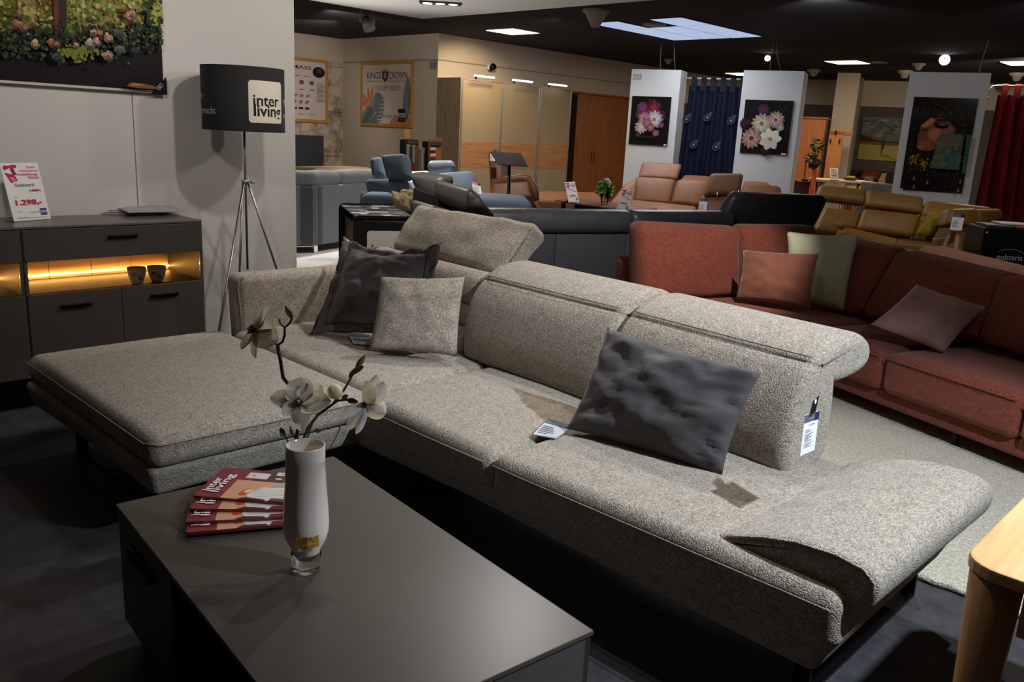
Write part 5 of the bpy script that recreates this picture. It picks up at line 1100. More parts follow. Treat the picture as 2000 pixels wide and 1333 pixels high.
# ================================================================== MUSTARD SOFA
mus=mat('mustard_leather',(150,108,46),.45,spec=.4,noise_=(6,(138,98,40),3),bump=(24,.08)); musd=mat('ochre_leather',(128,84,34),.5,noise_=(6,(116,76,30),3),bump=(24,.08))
D=11.6; P=at_d(1760,440,D+.3)
ms_=thing('leather_sofa','mustard yellow leather corner sofa before the portrait panel','sofa',(P.x,P.y,0))
soft('headrest',ms_,pd(D+.6,(1592,386,.1),(1692,398,.0),(1694,369,.05),(1602,358,.15)),.16,mus,.06,.02,(8,2,4))
soft('headrest',ms_,pd(D+.5,(1692,402,.0),(1803,416,-.1),(1805,383,-.05),(1694,370,.05)),.16,mus,.05,.02,(8,2,4))
soft('backrest',ms_,pd(D+.5,(1590,444,.0),(1674,446,.0),(1684,412,.05),(1612,404,.15)),.2,mus,.05,.03,(6,2,5))
soft('backrest',ms_,pd(D+.4,(1674,448,.0),(1786,462,-.1),(1800,418,-.05),(1688,406,.05)),.2,mus,.06,.03,(6,2,5))
soft('headrest',ms_,pd(D+.3,(1800,420,.0),(1925,440,-.2),(1945,402,-.1),(1808,388,.1)),.25,mus,.08,.03,(8,2,5))
soft('backrest',ms_,pd(D+.3,(1782,470,.0),(1900,480,-.2),(1920,425,-.1),(1800,417,.05)),.25,mus,.06,.02,(6,2,5))
soft('seat',ms_,pd(D-.1,(1590,480,.0),(1836,520,-.3),(1834,482,.1),(1596,438,.5)),.5,mus,.06,.02,(10,2,5))
soft('footrest',ms_,pd(D-.2,(1592,446,.0),(1636,452,0),(1640,436,.1),(1600,428,.2)),.5,mus,.05,.01,(4,2,3))
soft('seat_front',ms_,pd(D-.25,(1638,462,.0),(1752,478,-.1),(1754,466,.1),(1650,441,.3)),.3,mus,.05,.01,(6,2,3))
soft('right_wing',ms_,pd(D-.5,(1800,560,.0),(1880,560,-.1),(1878,456,.0),(1858,444,.1)),.5,mus,.08,.02,(6,2,6))
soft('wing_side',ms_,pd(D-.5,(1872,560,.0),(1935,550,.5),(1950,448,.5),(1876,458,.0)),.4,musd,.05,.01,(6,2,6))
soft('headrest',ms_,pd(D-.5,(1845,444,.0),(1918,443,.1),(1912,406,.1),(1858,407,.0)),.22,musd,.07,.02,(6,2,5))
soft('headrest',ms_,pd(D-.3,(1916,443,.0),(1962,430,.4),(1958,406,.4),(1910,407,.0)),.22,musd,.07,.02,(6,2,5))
Q0,Q1=at_d(1600,470,D+.1),at_d(1935,500,D-.3); sx=(Q1-Q0); sx.z=0; nn=V3((-sx.y,sx.x,0)).normalized(); q=[Q0,Q1,Q1+nn*.9,Q0+nn*.9]
obj('base',MB().add(quadseat([(p.x,p.y) for p in q],.0,.36,.04,0,(6,3,2),2)),musd,ms_)
yel=mat('yellow_bobble',(150,126,24),.95,noise_=(40,(128,104,18),3),bump=(70,.8))
cushion('cushion',pd(D-.0,(1786,458,.0),(1824,464,-.05),(1852,414,.1),(1812,416,.2)),.16,yel,'mossy yellow textured cushion on the mustard sofa',pinch=.04,seed=14,wr=.02,n=14)
price_tag('price_tag',at_d(1855,450,D-.75),at_d(1878,452,D-.75),at_d(1862,417,D-.7),'white price card with a dark head hanging on the mustard sofa',False)
# ================================================================== WARDROBES
WF=CY-.64
def wy(px,py,Y=WF): return at_y(px,py,Y)
lo=wood('grey_oak',(150,126,98),(126,104,80),2,2); band=wood('warm_oak',(176,126,80),(150,104,62),0,2); gls=mat('sand_glass_front',(156,136,106),.16,coat=.5)
alu=mat('aluminium',(178,174,172),.35,metal=.8)
x0=wy(903,152).x; x1=wy(1118,175).x; zt=wy(1000,162).z; xs0=CX+.03
wd=thing('wardrobe','wide sliding door wardrobe with sand glass fronts and an oak middle band','wardrobe',((x0+x1)/2,WF+.3,0))
fbw('side_panel',x0-.03,x0,WF-.0,CY-.012,0,zt,lo,wd); fbw('side_panel',x1-.03,x1,WF+.03,CY-.012,0,zt,lo,wd)
fbw('cornice',x0,x1,WF+.03,CY-.012,zt-.03,zt-.001,lo,wd); fbw('back',x0,x1-.03,CY-.03,CY-.012,0,zt-.03,lo,wd); fbw('plinth',x0,x1-.03,WF+.05,CY-.03,0,.06,lo,wd)
zb0=wy(900,328).z; zb1=wy(900,276).z
cuts=[x0,wy(981,200).x,wy(1055,200).x,x1]
for i in range(3):
    a_,b_=cuts[i]+.004,cuts[i+1]-.004; y0=WF+.005+(.012 if i==1 else 0)
    d=fbw('door',a_,b_,y0,y0+.02,.07,zt-.035,gls,wd); fbw('band',a_+.03,b_-.03,y0-.003,y0,zb0,zb1,band,d)
    for xx in (a_,b_-.03): fbw('profile',xx,xx+.03,y0-.008,y0,.07,zt-.035,alu,d)
# side returns seen left of the doors: end of the wardrobe
for i,(pa,pb) in enumerate((((926,147.5),(966,153)),((1001,156.5),(1040,162.5)),((1071,163.5),(1107,170)))):
    A_=wy(*pa,WF-.13); B_=wy(*pb,WF-.13); c=(A_+B_)/2; L=(B_-A_).length; z=zt+.045
    t=thing('wardrobe_light',['left','middle','right'][i]+' LED bar light above the sand glass wardrobe doors','light',(c.x,WF-.13,z),0,'bar lights on the wardrobe')
    obj('tube',MB().add(rbox(L,.03,.03,.01,(1,1,1),2,(0,0,0))),mat('cool_led',(225,235,255),.4,emit=5),t,world=False)
    obj('arm',MB().add(rbox(.03,.22,.012,.003,(1,1,1),1,(0,.12,-.0))).add(rbox(.03,.03,.05,.003,(1,1,1),1,(0,.22,-.02))),blackm,t,world=False)
walnut=wood('cherry_wood',(148,88,44),(120,68,32),2,2)
W2=CY-.50; xa=wy(1128,200,W2).x; xb=xa+4.2; z2=wy(1180,188,W2).z
w2=thing('wardrobe','plain cherry wood hinged wardrobe right of the sand glass one','wardrobe',((xa+xb)/2,W2+.25,0))
fbw('body',xa,xb,W2+.02,CY-.012,0,z2,mat('dark_cherry',(70,40,22),.6),w2); fbw('cornice',xa-.02,xb+.02,W2-.02,CY-.012,z2+.001,z2+.04,walnut,w2)
n=7
for i in range(n):
    a_=xa+(xb-xa)*i/n+.004; b_=xa+(xb-xa)*(i+1)/n-.004; d=fbw('door',a_,b_,W2,W2+.018,.06,z2-.01,walnut,w2); hx=b_-.05 if i%2==0 else a_+.05
    obj('handle',MB().add(tube([(hx,W2-.0,1.0),(hx,W2-.03,1.03),(hx,W2-.03,1.2),(hx,W2,1.23)],.006,6)),blackm,d)
P=at_y(959,132,CY-.05); t=thing('camera_spot','small black clip spotlight on the wall rail above the wardrobe','light',(P.x,CY-.015,P.z)); obj('head',MB().add(lathe([(0,-.07),(.05,-.07),(.06,.06),(0,.06)],14),0,Matrix.Translation((P.x,P.y-.03,P.z))@Matrix.Rotation(1.1,4,'X')),blackm,t); obj('bracket',MB().add(rbox(.05,.06,.09,.01,(1,1,1),1,(P.x-.04,P.y+.02,P.z))),wm,t)
# ================================================================== POSTERS IN THE BED ALCOVE
gold=wood('pine_frame',(196,140,62),(176,122,50),0,3,.5)
def framed(name,label,O,ex,W,H,fr,paper,n):
    O=V3(O);ex=V3(ex).normalized();n=V3(n).normalized(); c=O+ex*W/2+V3((0,0,H/2)); t=thing(name,label,'poster',tuple(c)); mb=MB()
    M=Matrix((tuple(ex)+(0,),tuple(-n)+(0,),(0,0,1,0),(0,0,0,1))).transposed()
    M=Matrix(((ex.x,-n.x,0,O.x),(ex.y,-n.y,0,O.y),(ex.z,-n.z,1,O.z),(0,0,0,1)))
    for (x0,x1,z0,z1) in ((0,W,0,fr),(0,W,H-fr,H),(0,fr,fr,H-fr),(W-fr,W,fr,H-fr)): mb.add(rbox(x1-x0,.03,z1-z0,.003,(1,1,1),1,((x0+x1)/2,-.005,(z0+z1)/2)),0,M,False)
    obj('frame',mb,gold,t); obj('sheet',MB().add(rbox(W-2*fr+.004,.008,H-2*fr+.004,.001,(1,1,1),1,(W/2,-.0,H/2)),0,M,False),mat('poster_paper',paper,.7),t)
    a=Art(O+n*.005,ex,(0,0,1),step=.0006); a.n=n; return t,a
KX=CX-.02
A_=at_x(705,245,KX); B_=at_x(805,250,KX); C2=at_x(705,121.5,KX); W=abs(A_.y-B_.y); H=C2.z-A_.z
t,a=framed('framed_poster','pine framed poster with tropical leaves and a black crest under a crown',(KX,A_.y,A_.z),(0,-1,0),W,H,.035*W,(206,190,180),(-1,0,0))
a.clip=(.036*W,.036*W,.964*W,H-.036*W); a.text('KINGS',.12*W,.735*H,.105*H,(52,50,56),.28*W); a.text('CROWN',.55*W,.735*H,.105*H,(52,50,56),.34*W)
a.poly([(.42*W,.85*H),(.54*W,.85*H),(.53*W,.74*H),(.48*W,.68*H),(.43*W,.74*H)],(40,40,46)); a.poly([(.45*W,.83*H),(.51*W,.83*H),(.50*W,.75*H),(.48*W,.72*H),(.46*W,.75*H)],(150,140,138)); a.poly([(.45*W,.86*H),(.445*W,.885*H),(.465*W,.875*H),(.48*W,.90*H),(.495*W,.875*H),(.515*W,.885*H),(.51*W,.86*H)],(180,140,60))
a.rect(.11*W,.695*H,.42*W,.705*H,(160,120,60)); a.rect(.54*W,.695*H,.88*W,.705*H,(160,120,60)); a.text('LUXURY BEDS',.27*W,.56*H,.075*H,(168,116,74),.50*W)
a.ell(.14*W,.28*H,.13*W,.10*H,(222,178,158)); a.ell(.8*W,.05*H+.03*H,.2*W,.1*H,(206,128,100)) 
a.rect(.6*W,.036*W,.964*W,.10*H,(206,128,100))
for rt in (.9,1.35,1.75,2.3,2.7): a.leaf(.19*W,.28*H,.26*W,.06*W,rt,(204,128,92))
a.rect(.185*W,.16*H,.2*W,.3*H,(206,112,66))
def monstera(u,v,s,rot,c,bg):
    a.ell(u,v,.5*s,.34*s,c,rot)
    for k in range(-3,4):
        for sd in(1,-1):
            t_=k/3*.36*s; bx,by=u+t_*math.cos(rot),v+t_*math.sin(rot); ang=rot+sd*(1.1); L=.36*s; w_=.012*s
            a.poly([(bx+.1*s*math.cos(ang),by+.1*s*math.sin(ang)),(bx+L*math.cos(ang-.06),by+L*math.sin(ang-.06)),(bx+L*math.cos(ang+.06),by+L*math.sin(ang+.06))],bg)
monstera(.32*W,.27*H,.40*W,1.2,(112,122,124),(206,190,180)); monstera(.15*W,.12*H,.32*W,.9,(94,108,108),(206,190,180))
a.leaf(.89*W,.10*H,.50*W,.12*W,1.50,(118,128,134)); a.text('ENGLISH BY',.46*W,.155*H,.03*H,(120,110,108),.27*W); a.rect(.76*W,.09*H,.89*W,.28*H,(28,30,36)); a.rect(.76*W,.15*H,.89*W,.22*H,(170,166,166)); a.text('pölz',.825*W,.165*H,.04*H,(28,30,36),.11*W,'c'); a.text('haus',.825*W,.11*H,.025*H,(150,150,150),.06*W,'c')
obj('print',a.mb,printmat(),t)
AYf=AY-.05
A_=at_y(640,241,AYf); C2=at_y(643,119,AYf); Lp=at_y(470,234,AYf)
W=A_.x-Lp.x; H=C2.z-A_.z
t,a=framed('framed_poster','pine framed chart poster with a dark round picture, cut off by the white wall end',(Lp.x,AYf,A_.z),(1,0,0),W,H,.03*W,(204,190,182),(0,-1,0))
a.text('NACH MASS',.80*W,.83*H,.055*H,(70,64,64),.52*W,'r',.01); a.ell(.89*W,.80*H,.075*W,.085*H,(30,30,38)); a.ell(.90*W,.82*H,.03*W,.04*H,(70,64,62))
for r_ in range(2):
    for k in range(4): a.rect((.42+.12*k)*W,(.595-.09*r_)*H,(.47+.12*k)*W,(.655-.09*r_ - (.045 if r_ else 0))*H,(96,90,96) if r_==0 else (120,110,112))
for k in range(6): a.rect((.36+.072*k)*W,.205*H,(.41+.072*k)*W,.235*H,(46,44,50)); a.ell((.385+.072*k)*W,.32*H,.022*W,.022*H,(110,106,112),.5); a.leaf((.37+.072*k)*W,.41*H,.05*W,.03*W,.2,(140,130,130))
for k in range(12): a.rect(.86*W,(.62-.025*k)*H,(.93+.02*(k%3))*W,(.627-.025*k)*H,(160,148,142))
for k in range(4): a.rect((.4+.12*k)*W,.13*H,(.47+.12*k)*W,.137*H,(160,148,142)); a.rect((.4+.1*k)*W,.72*H,(.46+.1*k)*W,.727*H,(160,148,142))
obj('print',a.mb,printmat(),t)
P=at_x(846,128,KX+.005); a=Art(P+V3((0,.09,-.07)),(0,-1,0),(0,0,1)); a.n=V3((-1,0,0)); a.rect(0,0,.19,.15,(150,146,138)); a.text('2008',.095,.035,.08,(96,92,86),.17,'c'); solo('wall_number',a.mb,printmat(),'small grey number plate at the top right of the alcove wall','sign',tuple(P))
# ------------------------------------------------------------------ beds
hb=mat('anthracite_velvet',(48,48,56),.9,sheen=.3); birch=mat('birch_fabric',(206,178,142),.9,noise_=(50,(196,168,132),2))
bx1=at_y(632,290,AY-.12).x; bz=at_y(620,265,AY-.12).z
bed=thing('bed','upholstered bed with a dark buttoned headboard before the concrete look wall','bed',(bx1-1.,AY-1.1,0))
g=rbox(2.0,.10,bz-.25,.03,(30,1,16),3,(bx1-1.0,AY-.10,.25+(bz-.25)/2)); vs=[]
for p in g[0]:
    x,y,z=p
    if y<AY-.12:
        for r_ in range(4):
            for k in range(8):
                cx=bx1-.18-.25*k-(.125 if r_%2 else 0); cz=bz-.14-.2*r_; d2=(x-cx)**2+(z-cz)**2; y+=.03*math.exp(-d2/.0025)
    vs.append((x,y,z))
obj('headboard',MB().add((vs,g[1])),hb,bed)
obj('mattress',MB().add(quadseat([(bx1-1.98,AY-1.6),(bx1-.02,AY-1.6),(bx1-.02,AY-.17),(bx1-1.98,AY-.17)],.42,.66,.05,.01,(6,6,2),3)),birch,bed)
obj('base',MB().add(rbox(1.9,1.4,.30,.02,(2,2,2),2,(bx1-1.0,AY-.88,.27))),hb,bed)
for x in(-.1,-1.85):
    for y in(-.3,-1.5): obj('leg',MB().add(cyl(.03,.12,(bx1+x,AY+y,0),10)),blackm,bed)
E0=at_z(616,338,.72); E1=at_z(724,336,.72)
nb=thing('bed','low pale beige box spring bed in front of the alcove wall, behind the grey sofa','bed',(E0.x+.9,E0.y,0))
ex=(E1-E0); ex.z=0; Lb=ex.length; ex.normalize(); ny=V3((-ex.y,ex.x,0)); q=[E0,E0+ex*min(Lb,2.2),E0+ex*min(Lb,2.2)+ny*.55,E0+ny*.55]
ztb=hz(E0,616,329)
obj('mattress',MB().add(quadseat([(p.x,p.y) for p in q],ztb-.22,ztb,.04,.01,(6,4,2),3)),birch,nb); c_=(q[0]+q[2])/2
obj('base',MB().add(quadseat([(p.x,p.y) for p in [v.lerp(c_,.02) for v in q]],.1,ztb-.225,.02,0,(3,3,2),2)),mat('sand_box',(186,160,128),.9),nb)
for p in q: p=p.lerp(c_,.12); obj('leg',MB().add(cyl(.03,.1,(p.x,p.y,0),8)),blackm,nb)
D=11.6; P=at_d(818,345,D); white=mat('white_linen',(226,228,236),.85)
lb=thing('bench','white covered bench with folded linen beside the blue sofa','bench',(P.x,P.y,0))
soft('cover',lb,pd(D,(790,352,0),(842,352,0),(838,332,.3),(796,334,.3)),.3,white,.04,.01,(6,2,4),.01)
zq=at_d(815,352,D).z; obj('base',MB().add(box(.4,.3,zq,(P.x+.2,P.y+.12,zq/2+.02)),0,None,False),white,lb)
# ------------------------------------------------------------------ sample rack and leaflet display by the wardrobe side
D=12.9
def flat(name,parent,q,th,m,r=.004,n=(1,1,1)): return obj(name,MB().add(slab(q,th,r,0,n,1),0,None,False),m,parent)
P=at_d(815,345,D); sr=thing('sample_rack','black rack with hanging fabric swatches and a header board by the wardrobe','rack',(P.x,P.y,0))
bl_m=mat('rack_black',(30,26,27),.6)
zg=at_d(790,345,D)
def post(pxa,pxb,pyt): a_=at_d(pxa,pyt,D);b_=at_d(pxb,pyt,D); c=(a_+b_)/2; wd_=(b_-a_).length; obj('post',MB().add(box(wd_,.12,c.z,(c.x,c.y,c.z/2)),0,Matrix.Identity(4),False),bl_m,sr)
post(785,793,273); post(829,836,276)
flat('header_board',sr,pd(D-.02,(786,282),(817,283),(817,273),(786,272)),.05,bl_m)
a=Art(at_d(797,279.5,D-.03),RT,-DN); a.text('Etienne',.0,0,.035,(150,140,132),.13); obj('print',a.mb,printmat(),sr)
rnd=random.Random(4)
for i,(xa_,xb_,yt,yb,c) in enumerate(((794,801,282,335,(156,140,130)),(800,806,286,334,(60,48,44)),(806,812,283,330,(150,136,120)),(811,818,284,334,(96,80,62)),(817,823,292,335,(110,92,66)),(823,829,288,332,(140,128,122)),(799,812,318,334,(110,40,24)))):
    flat('swatch',sr,pd(D-.06-.02*i,(xa_-1,yb),(xb_-1,yb),(xb_,yt),(xa_,yt)),.02,mat('swatch_%d'%i,c,.9))
D-=.5; P=at_d(855,340,D-.1); ld=thing('leaflet_display','orange wooden leaflet display with small white cards beside the wardrobe','rack',(P.x,P.y,0))
orw=wood('orange_wood',(168,100,44),(144,82,34),2,3)
a_=at_d(838,270,D-.1); b_=at_d(861,270,D-.1); c=(a_+b_)/2; fl=(b_-a_); fl.z=0; L=fl.length; fa=math.atan2(fl.y,fl.x)
obj('body',MB().add(rbox(L,.22,c.z,.01,(1,1,1),1,(0,.12,c.z/2)),0,Matrix.Translation((c.x,c.y,0))@Matrix.Rotation(fa,4,'Z'),False),orw,ld)
for (y0,y1) in ((288,293),(300,305)): flat('leaflet',ld,pd(D-.13,(841,y1),(851,y1),(851,y0),(841,y0)),.02,mat('leaflet_white',(206,196,178),.7))
flat('shelf',ld,pd(D-.12,(841,284),(862,284),(862,277),(841,277)),.05,bl_m)
P=at_d(794,262,D-.0); q=pd(D,(789,271),(800,271),(800,252),(789,252)); obj('sign_card',MB().add(slab(q,.03,.004,0,(1,1,1),1),0,None,False),mat('yellow_card',(190,136,50),.7),sr)

# ================================================================== WHITE DISPLAY PANELS WITH PICTURES, CURTAINS
panelw=mat('panel_white',(204,200,198),.85,bump=(50,.02))
EXP=(.342,-.940)
def panel(label,D,lt,rt,rside,num=None):
    P=at_d(lt[0],lt[1],D); F=Frame((P.x,P.y),ex=EXP); R2=F.l(F.at(*rt)); wid=R2.x; top=P.z
    dep=F.l(F.side(rside[0],rside[1],wid)).y; dep=max(.25,min(.6,dep))
    t=thing('display_wall',label,'partition',P.xy.to_tuple()+(0,),F.a); obj('panel',MB().add(rbox(wid,dep,top,.004,(1,1,1),1,(wid/2,dep/2,top/2)),0,None,False),panelw,t,world=False)
    return t,F,wid,top,dep
def cable(F,x,y,z0,pxt,label):
    A_=F.w(x,y,z0); B_=at_z(pxt[0],pxt[1],ZC-.002); B_=A_+(B_-A_); 
    d=V3((B_.x-A_.x,B_.y-A_.y)); 
    if d.length>.3: B_=V3((A_.x+d.x/d.length*.25,A_.y+d.y/d.length*.25,ZC-.002))
    mid=(A_+B_)/2+V3((.02,.02,-.03)); solo('hanging_cable',MB().add(tube([A_,mid,B_],.007,6)),mat('grey_cable',(120,114,116),.6),label,'cable',tuple(A_),'cables above the display walls')
def picture(F,label,tl,tr,bl,name='picture'):
    A_=F.l(F.at(*bl)); B_=F.l(F.at(*tl)); C_=F.l(F.at(*tr)); x0=(A_.x+B_.x)/2; W=C_.x-B_.x; H=B_.z-A_.z
    O=F.w(x0,-.03,A_.z); t=thing(name,label,'picture',tuple(F.w(x0+W/2,-.015,A_.z)),F.a)
    T_=Matrix.Translation(F.o)@Matrix.Rotation(F.a,4,'Z'); obj('panel',MB().add(rbox(W,.028,H,.002,(1,1,1),1,(x0+W/2,-.0155,A_.z+H/2)),0,T_,False),mat('picture_edge',(24,20,20),.3),t)
    a=Art(O,F.ex,(0,0,1),step=.0008); a.n=-F.ey; a.rect(0,0,W,H,(24,19,18)); return t,a,W,H
rnd=random.Random(7)
def bloom(a,u,v,r,c,c2,n=12,sq=1,rings=3,heart=None):
    for k in range(rings):
        rr=r*(1-.27*k)
        for i in range(n):
            th=2*PI*i/n+k*.25; a.leaf(u,v,rr,rr*.42,th,tuple(max(0,min(255,x*(.78+.1*k)+rnd.uniform(-14,14))) for x in (c if (i+k)%2 else c2)),i==0)
    if heart: a.ell(u,v,r*.2,r*.2,heart)
gl_print=printmat('gloss_picture_print',.2)
# panel 1
t1,F1,W1,H1,d1_=panel('leftmost white display wall, with the pink flower picture',14.9,(1234,135),(1331,137),(1343,138))
pt,a,W,H=picture(F1,'dark picture of a pink and white bouquet on the leftmost display wall',(1236,187.5),(1312,190),(1229,281))
for (x,y,r,c,c2,h) in ((.30,.75,.13,(130,72,104),(110,60,92),None),(.58,.78,.14,(132,46,66),(112,36,56),None),(.78,.62,.10,(84,44,70),(70,38,60),None),(.22,.62,.08,(96,60,72),(80,52,64),None),(.45,.6,.12,(150,58,92),(120,46,76),None),(.62,.53,.17,(206,196,196),(188,176,182),(150,110,60)),(.36,.55,.12,(186,140,150),(168,120,132),(110,80,60)),(.30,.36,.13,(200,182,170),(180,156,148),None),(.45,.45,.10,(176,110,130),(156,92,112),None),(.55,.36,.08,(170,104,112),(150,90,98),(170,130,80)),(.70,.25,.07,(156,92,132),(138,80,116),None),(.82,.42,.06,(142,78,104),(122,66,90),None),(.25,.20,.05,(96,60,84),(80,52,70),None),(.5,.9,.05,(70,40,44),(58,34,38),None)): bloom(a,x*W,y*H,r*W*1.4,c,c2,12,1,3,h)
a.rect(.93*W,.0,W,.03*H,(206,206,210)); a.rect(.25*W,.15*H,.7*W,.18*H,(44,34,30)); obj('print',a.mb,gl_print,pt)
n_=Art(F1.w(.03,-.001,H1-.21),F1.ex,(0,0,1),step=.0008); n_.n=-F1.ey; n_.text('2008',.0,.03,.10,(110,108,110),.16); solo('wall_number',n_.mb,printmat(),'grey number at the top left of the leftmost display wall','sign',tuple(F1.w(.03,-.002,H1-.2)))
cable(F1,W1*.55,.1,H1,(1287,72),'left hanging cable above the leftmost display wall'); cable(F1,W1*.85,.1,H1,(1317,80),'right hanging cable above the leftmost display wall')
t2,F2,W2_,H2,d2_=panel('middle white display wall, with the cream blossom picture',14.1,(1453,137),(1572,138.5),(1584,140))
pt,a,W,H=picture(F2,'dark picture of cream and rose blossoms on the middle display wall',(1457,194.5),(1551,197.5),(1445,298))
for (x,y,r,c,c2,h) in ((.40,.82,.12,(92,50,78),(78,42,66),None),(.78,.84,.14,(34,28,32),(28,24,28),None),(.06,.55,.12,(60,34,44),(50,30,38),None),(.68,.64,.17,(206,180,166),(186,152,142),(120,80,60)),(.40,.56,.20,(216,202,176),(200,182,156),(120,110,50)),(.22,.28,.20,(176,128,116),(200,164,150),(90,48,44)),(.55,.08,.12,(60,40,40),(50,34,34),None),(.80,.5,.07,(206,190,176),(180,160,150),None)): bloom(a,x*W,y*H,r*W*1.15,c,c2,14,1,3,h)
for th in (.1,.9,1.9,2.7,3.6,4.4,5.3): a.leaf(.62*W,.28*H,.24*W,.17*W,th,(222,212,196) if th<3 else (206,192,182))
a.ell(.62*W,.28*H,.045*W,.045*W,(180,130,60)); a.rect(.88*W,0,.98*W,.03*H,(206,206,210))
for i in range(30): a.ell(rnd.uniform(.05,.95)*W,rnd.uniform(.03,.9)*H,.006*W,.006*W,(150,120,110),new=False)
obj('print',a.mb,gl_print,pt)
cable(F2,W2_*.42,.1,H2,(1511,75),'left hanging cable above the middle display wall'); cable(F2,W2_*.6,.1,H2,(1516,80),'right hanging cable above the middle display wall')
t3,F3,W3,H3,d3_=panel('rightmost white display wall, with the portrait picture behind the mustard sofa',13.0,(1778,140),(1937,142.5),(1946,145))
pt,a,W,H=picture(F3,'tall glossy portrait picture of a woman with flowers and feathers on the rightmost display wall',(1785.5,189.5),(1911,193),(1757.5,369.5))
def pp(pts,c): a.poly([(x*W,y*H) for x,y in pts],c)
pp([(.05,.02),(.95,.02),(.97,.3),(.9,.95),(.1,.97),(.02,.5)],(26,21,20))
pp([(.33,.80),(.25,.745),(.17,.695),(.184,.65),(.165,.613),(.15,.575),(.165,.555),(.155,.535),(.17,.51),(.152,.485),(.19,.45),(.255,.43),(.38,.435),(.5,.47),(.62,.52),(.72,.60),(.74,.70),(.66,.76),(.52,.79),(.42,.81)],(130,80,52))
pp([(.33,.79),(.25,.742),(.18,.697),(.22,.68),(.29,.69),(.36,.73),(.40,.77)],(187,125,82)); a.ell(.47*W,.60*H,.17*W,.075*H,(157,100,67),-.3); a.ell(.42*W,.62*H,.10*W,.05*H,(177,115,77),-.3); a.ell(.60*W,.66*H,.09*W,.05*H,(147,92,65),.2)
a.ell(.30*W,.50*H,.09*W,.035*H,(152,92,60),-.2); a.ell(.225*W,.47*H,.05*W,.022*H,(167,105,67)); pp([(.155,.578),(.165,.557),(.285,.55),(.25,.572),(.2,.585)],(130,55,52)); pp([(.165,.555),(.158,.537),(.2,.522),(.26,.532),(.285,.55)],(160,75,70))
pp([(.184,.652),(.22,.64),(.29,.645),(.30,.665),(.27,.67)],(62,34,26)); pp([(.17,.6),(.26,.6),(.24,.612),(.18,.615)],(100,57,40))
a.ell(.49*W,.712*H,.125*W,.032*H,(34,22,22),-.2); a.ell(.50*W,.722*H,.065*W,.014*H,(115,82,77),-.25); a.leaf(.40*W,.70*H,.2*W,.03*H,-.12,(16,12,14)); a.leaf(.38*W,.765*H,.28*W,.03*H,.02,(44,30,24))
pp([(.28,.82),(.36,.785),(.46,.80),(.60,.76),(.72,.69),(.78,.56),(.95,.55),(.97,.95),(.1,.97),(.12,.84)],(26,21,19))
for i in range(520):
    x=rnd.uniform(.03,.95); y=rnd.uniform(.04,.97)
    if y<.2 and rnd.random()<.6: continue
    if (.12<x<.74 and .43<y<.775 and not(x>.62 and y>.68)): continue
    a.leaf(x*W,y*H,rnd.uniform(.015,.055)*W,rnd.uniform(.01,.025)*W,rnd.uniform(0,6.3),rnd.choice([(52,40,18),(86,66,20),(104,82,24),(40,34,22),(34,36,34),(62,40,26),(30,38,42),(30,26,22),(44,34,26)]),i%4==0)
for i in range(60): x,y=(rnd.gauss(.14,.04),rnd.gauss(.33,.03)) if i%2 else (rnd.gauss(.34,.05),rnd.gauss(.29,.03)); a.leaf(x*W,y*H,.045*W,.02*W,rnd.uniform(0,6.3),rnd.choice([(150,116,28),(176,136,36),(120,86,20)]),i%3==0)
pp([(.50,.62),(.86,.62),(.88,.25),(.42,.25)],(74,96,84)); pp([(.91,.62),(.99,.62),(.99,.22),(.93,.21)],(60,92,76)); pp([(.52,.60),(.84,.60),(.84,.48),(.5,.46)],(104,90,72))
for i in range(80): x=rnd.uniform(.45,.85);y=rnd.uniform(.27,.52); a.leaf(x*W,y*H,.07*W,.025*W,rnd.gauss(1.1,.5),rnd.choice([(84,110,92),(112,116,72),(64,92,90),(128,122,76)]),i%4==0)
for (x,y) in ((.75,.44),(.96,.42)): a.ell(x*W,y*H,.03*W,.022*W,(74,96,124)); a.ell(x*W,y*H,.015*W,.012*W,(34,36,60))
for (x,y) in ((.2,.13),(.22,.045),(.42,.1),(.93,.13),(.92,.035)): a.poly([((x-.02)*W,(y-.02)*H),((x+.02)*W,(y-.02)*H),((x+.006)*W,(y+.02)*H),((x-.006)*W,(y+.02)*H)],(176,106,58))
a.rect(.0,.0,.05*W,.015*H,(206,204,200)); obj('print',a.mb,printmat('mirror_gloss_print',.12,.4),pt)
cable(F3,W3*.85,.1,H3,(1965,65),'hanging cable above the rightmost display wall')
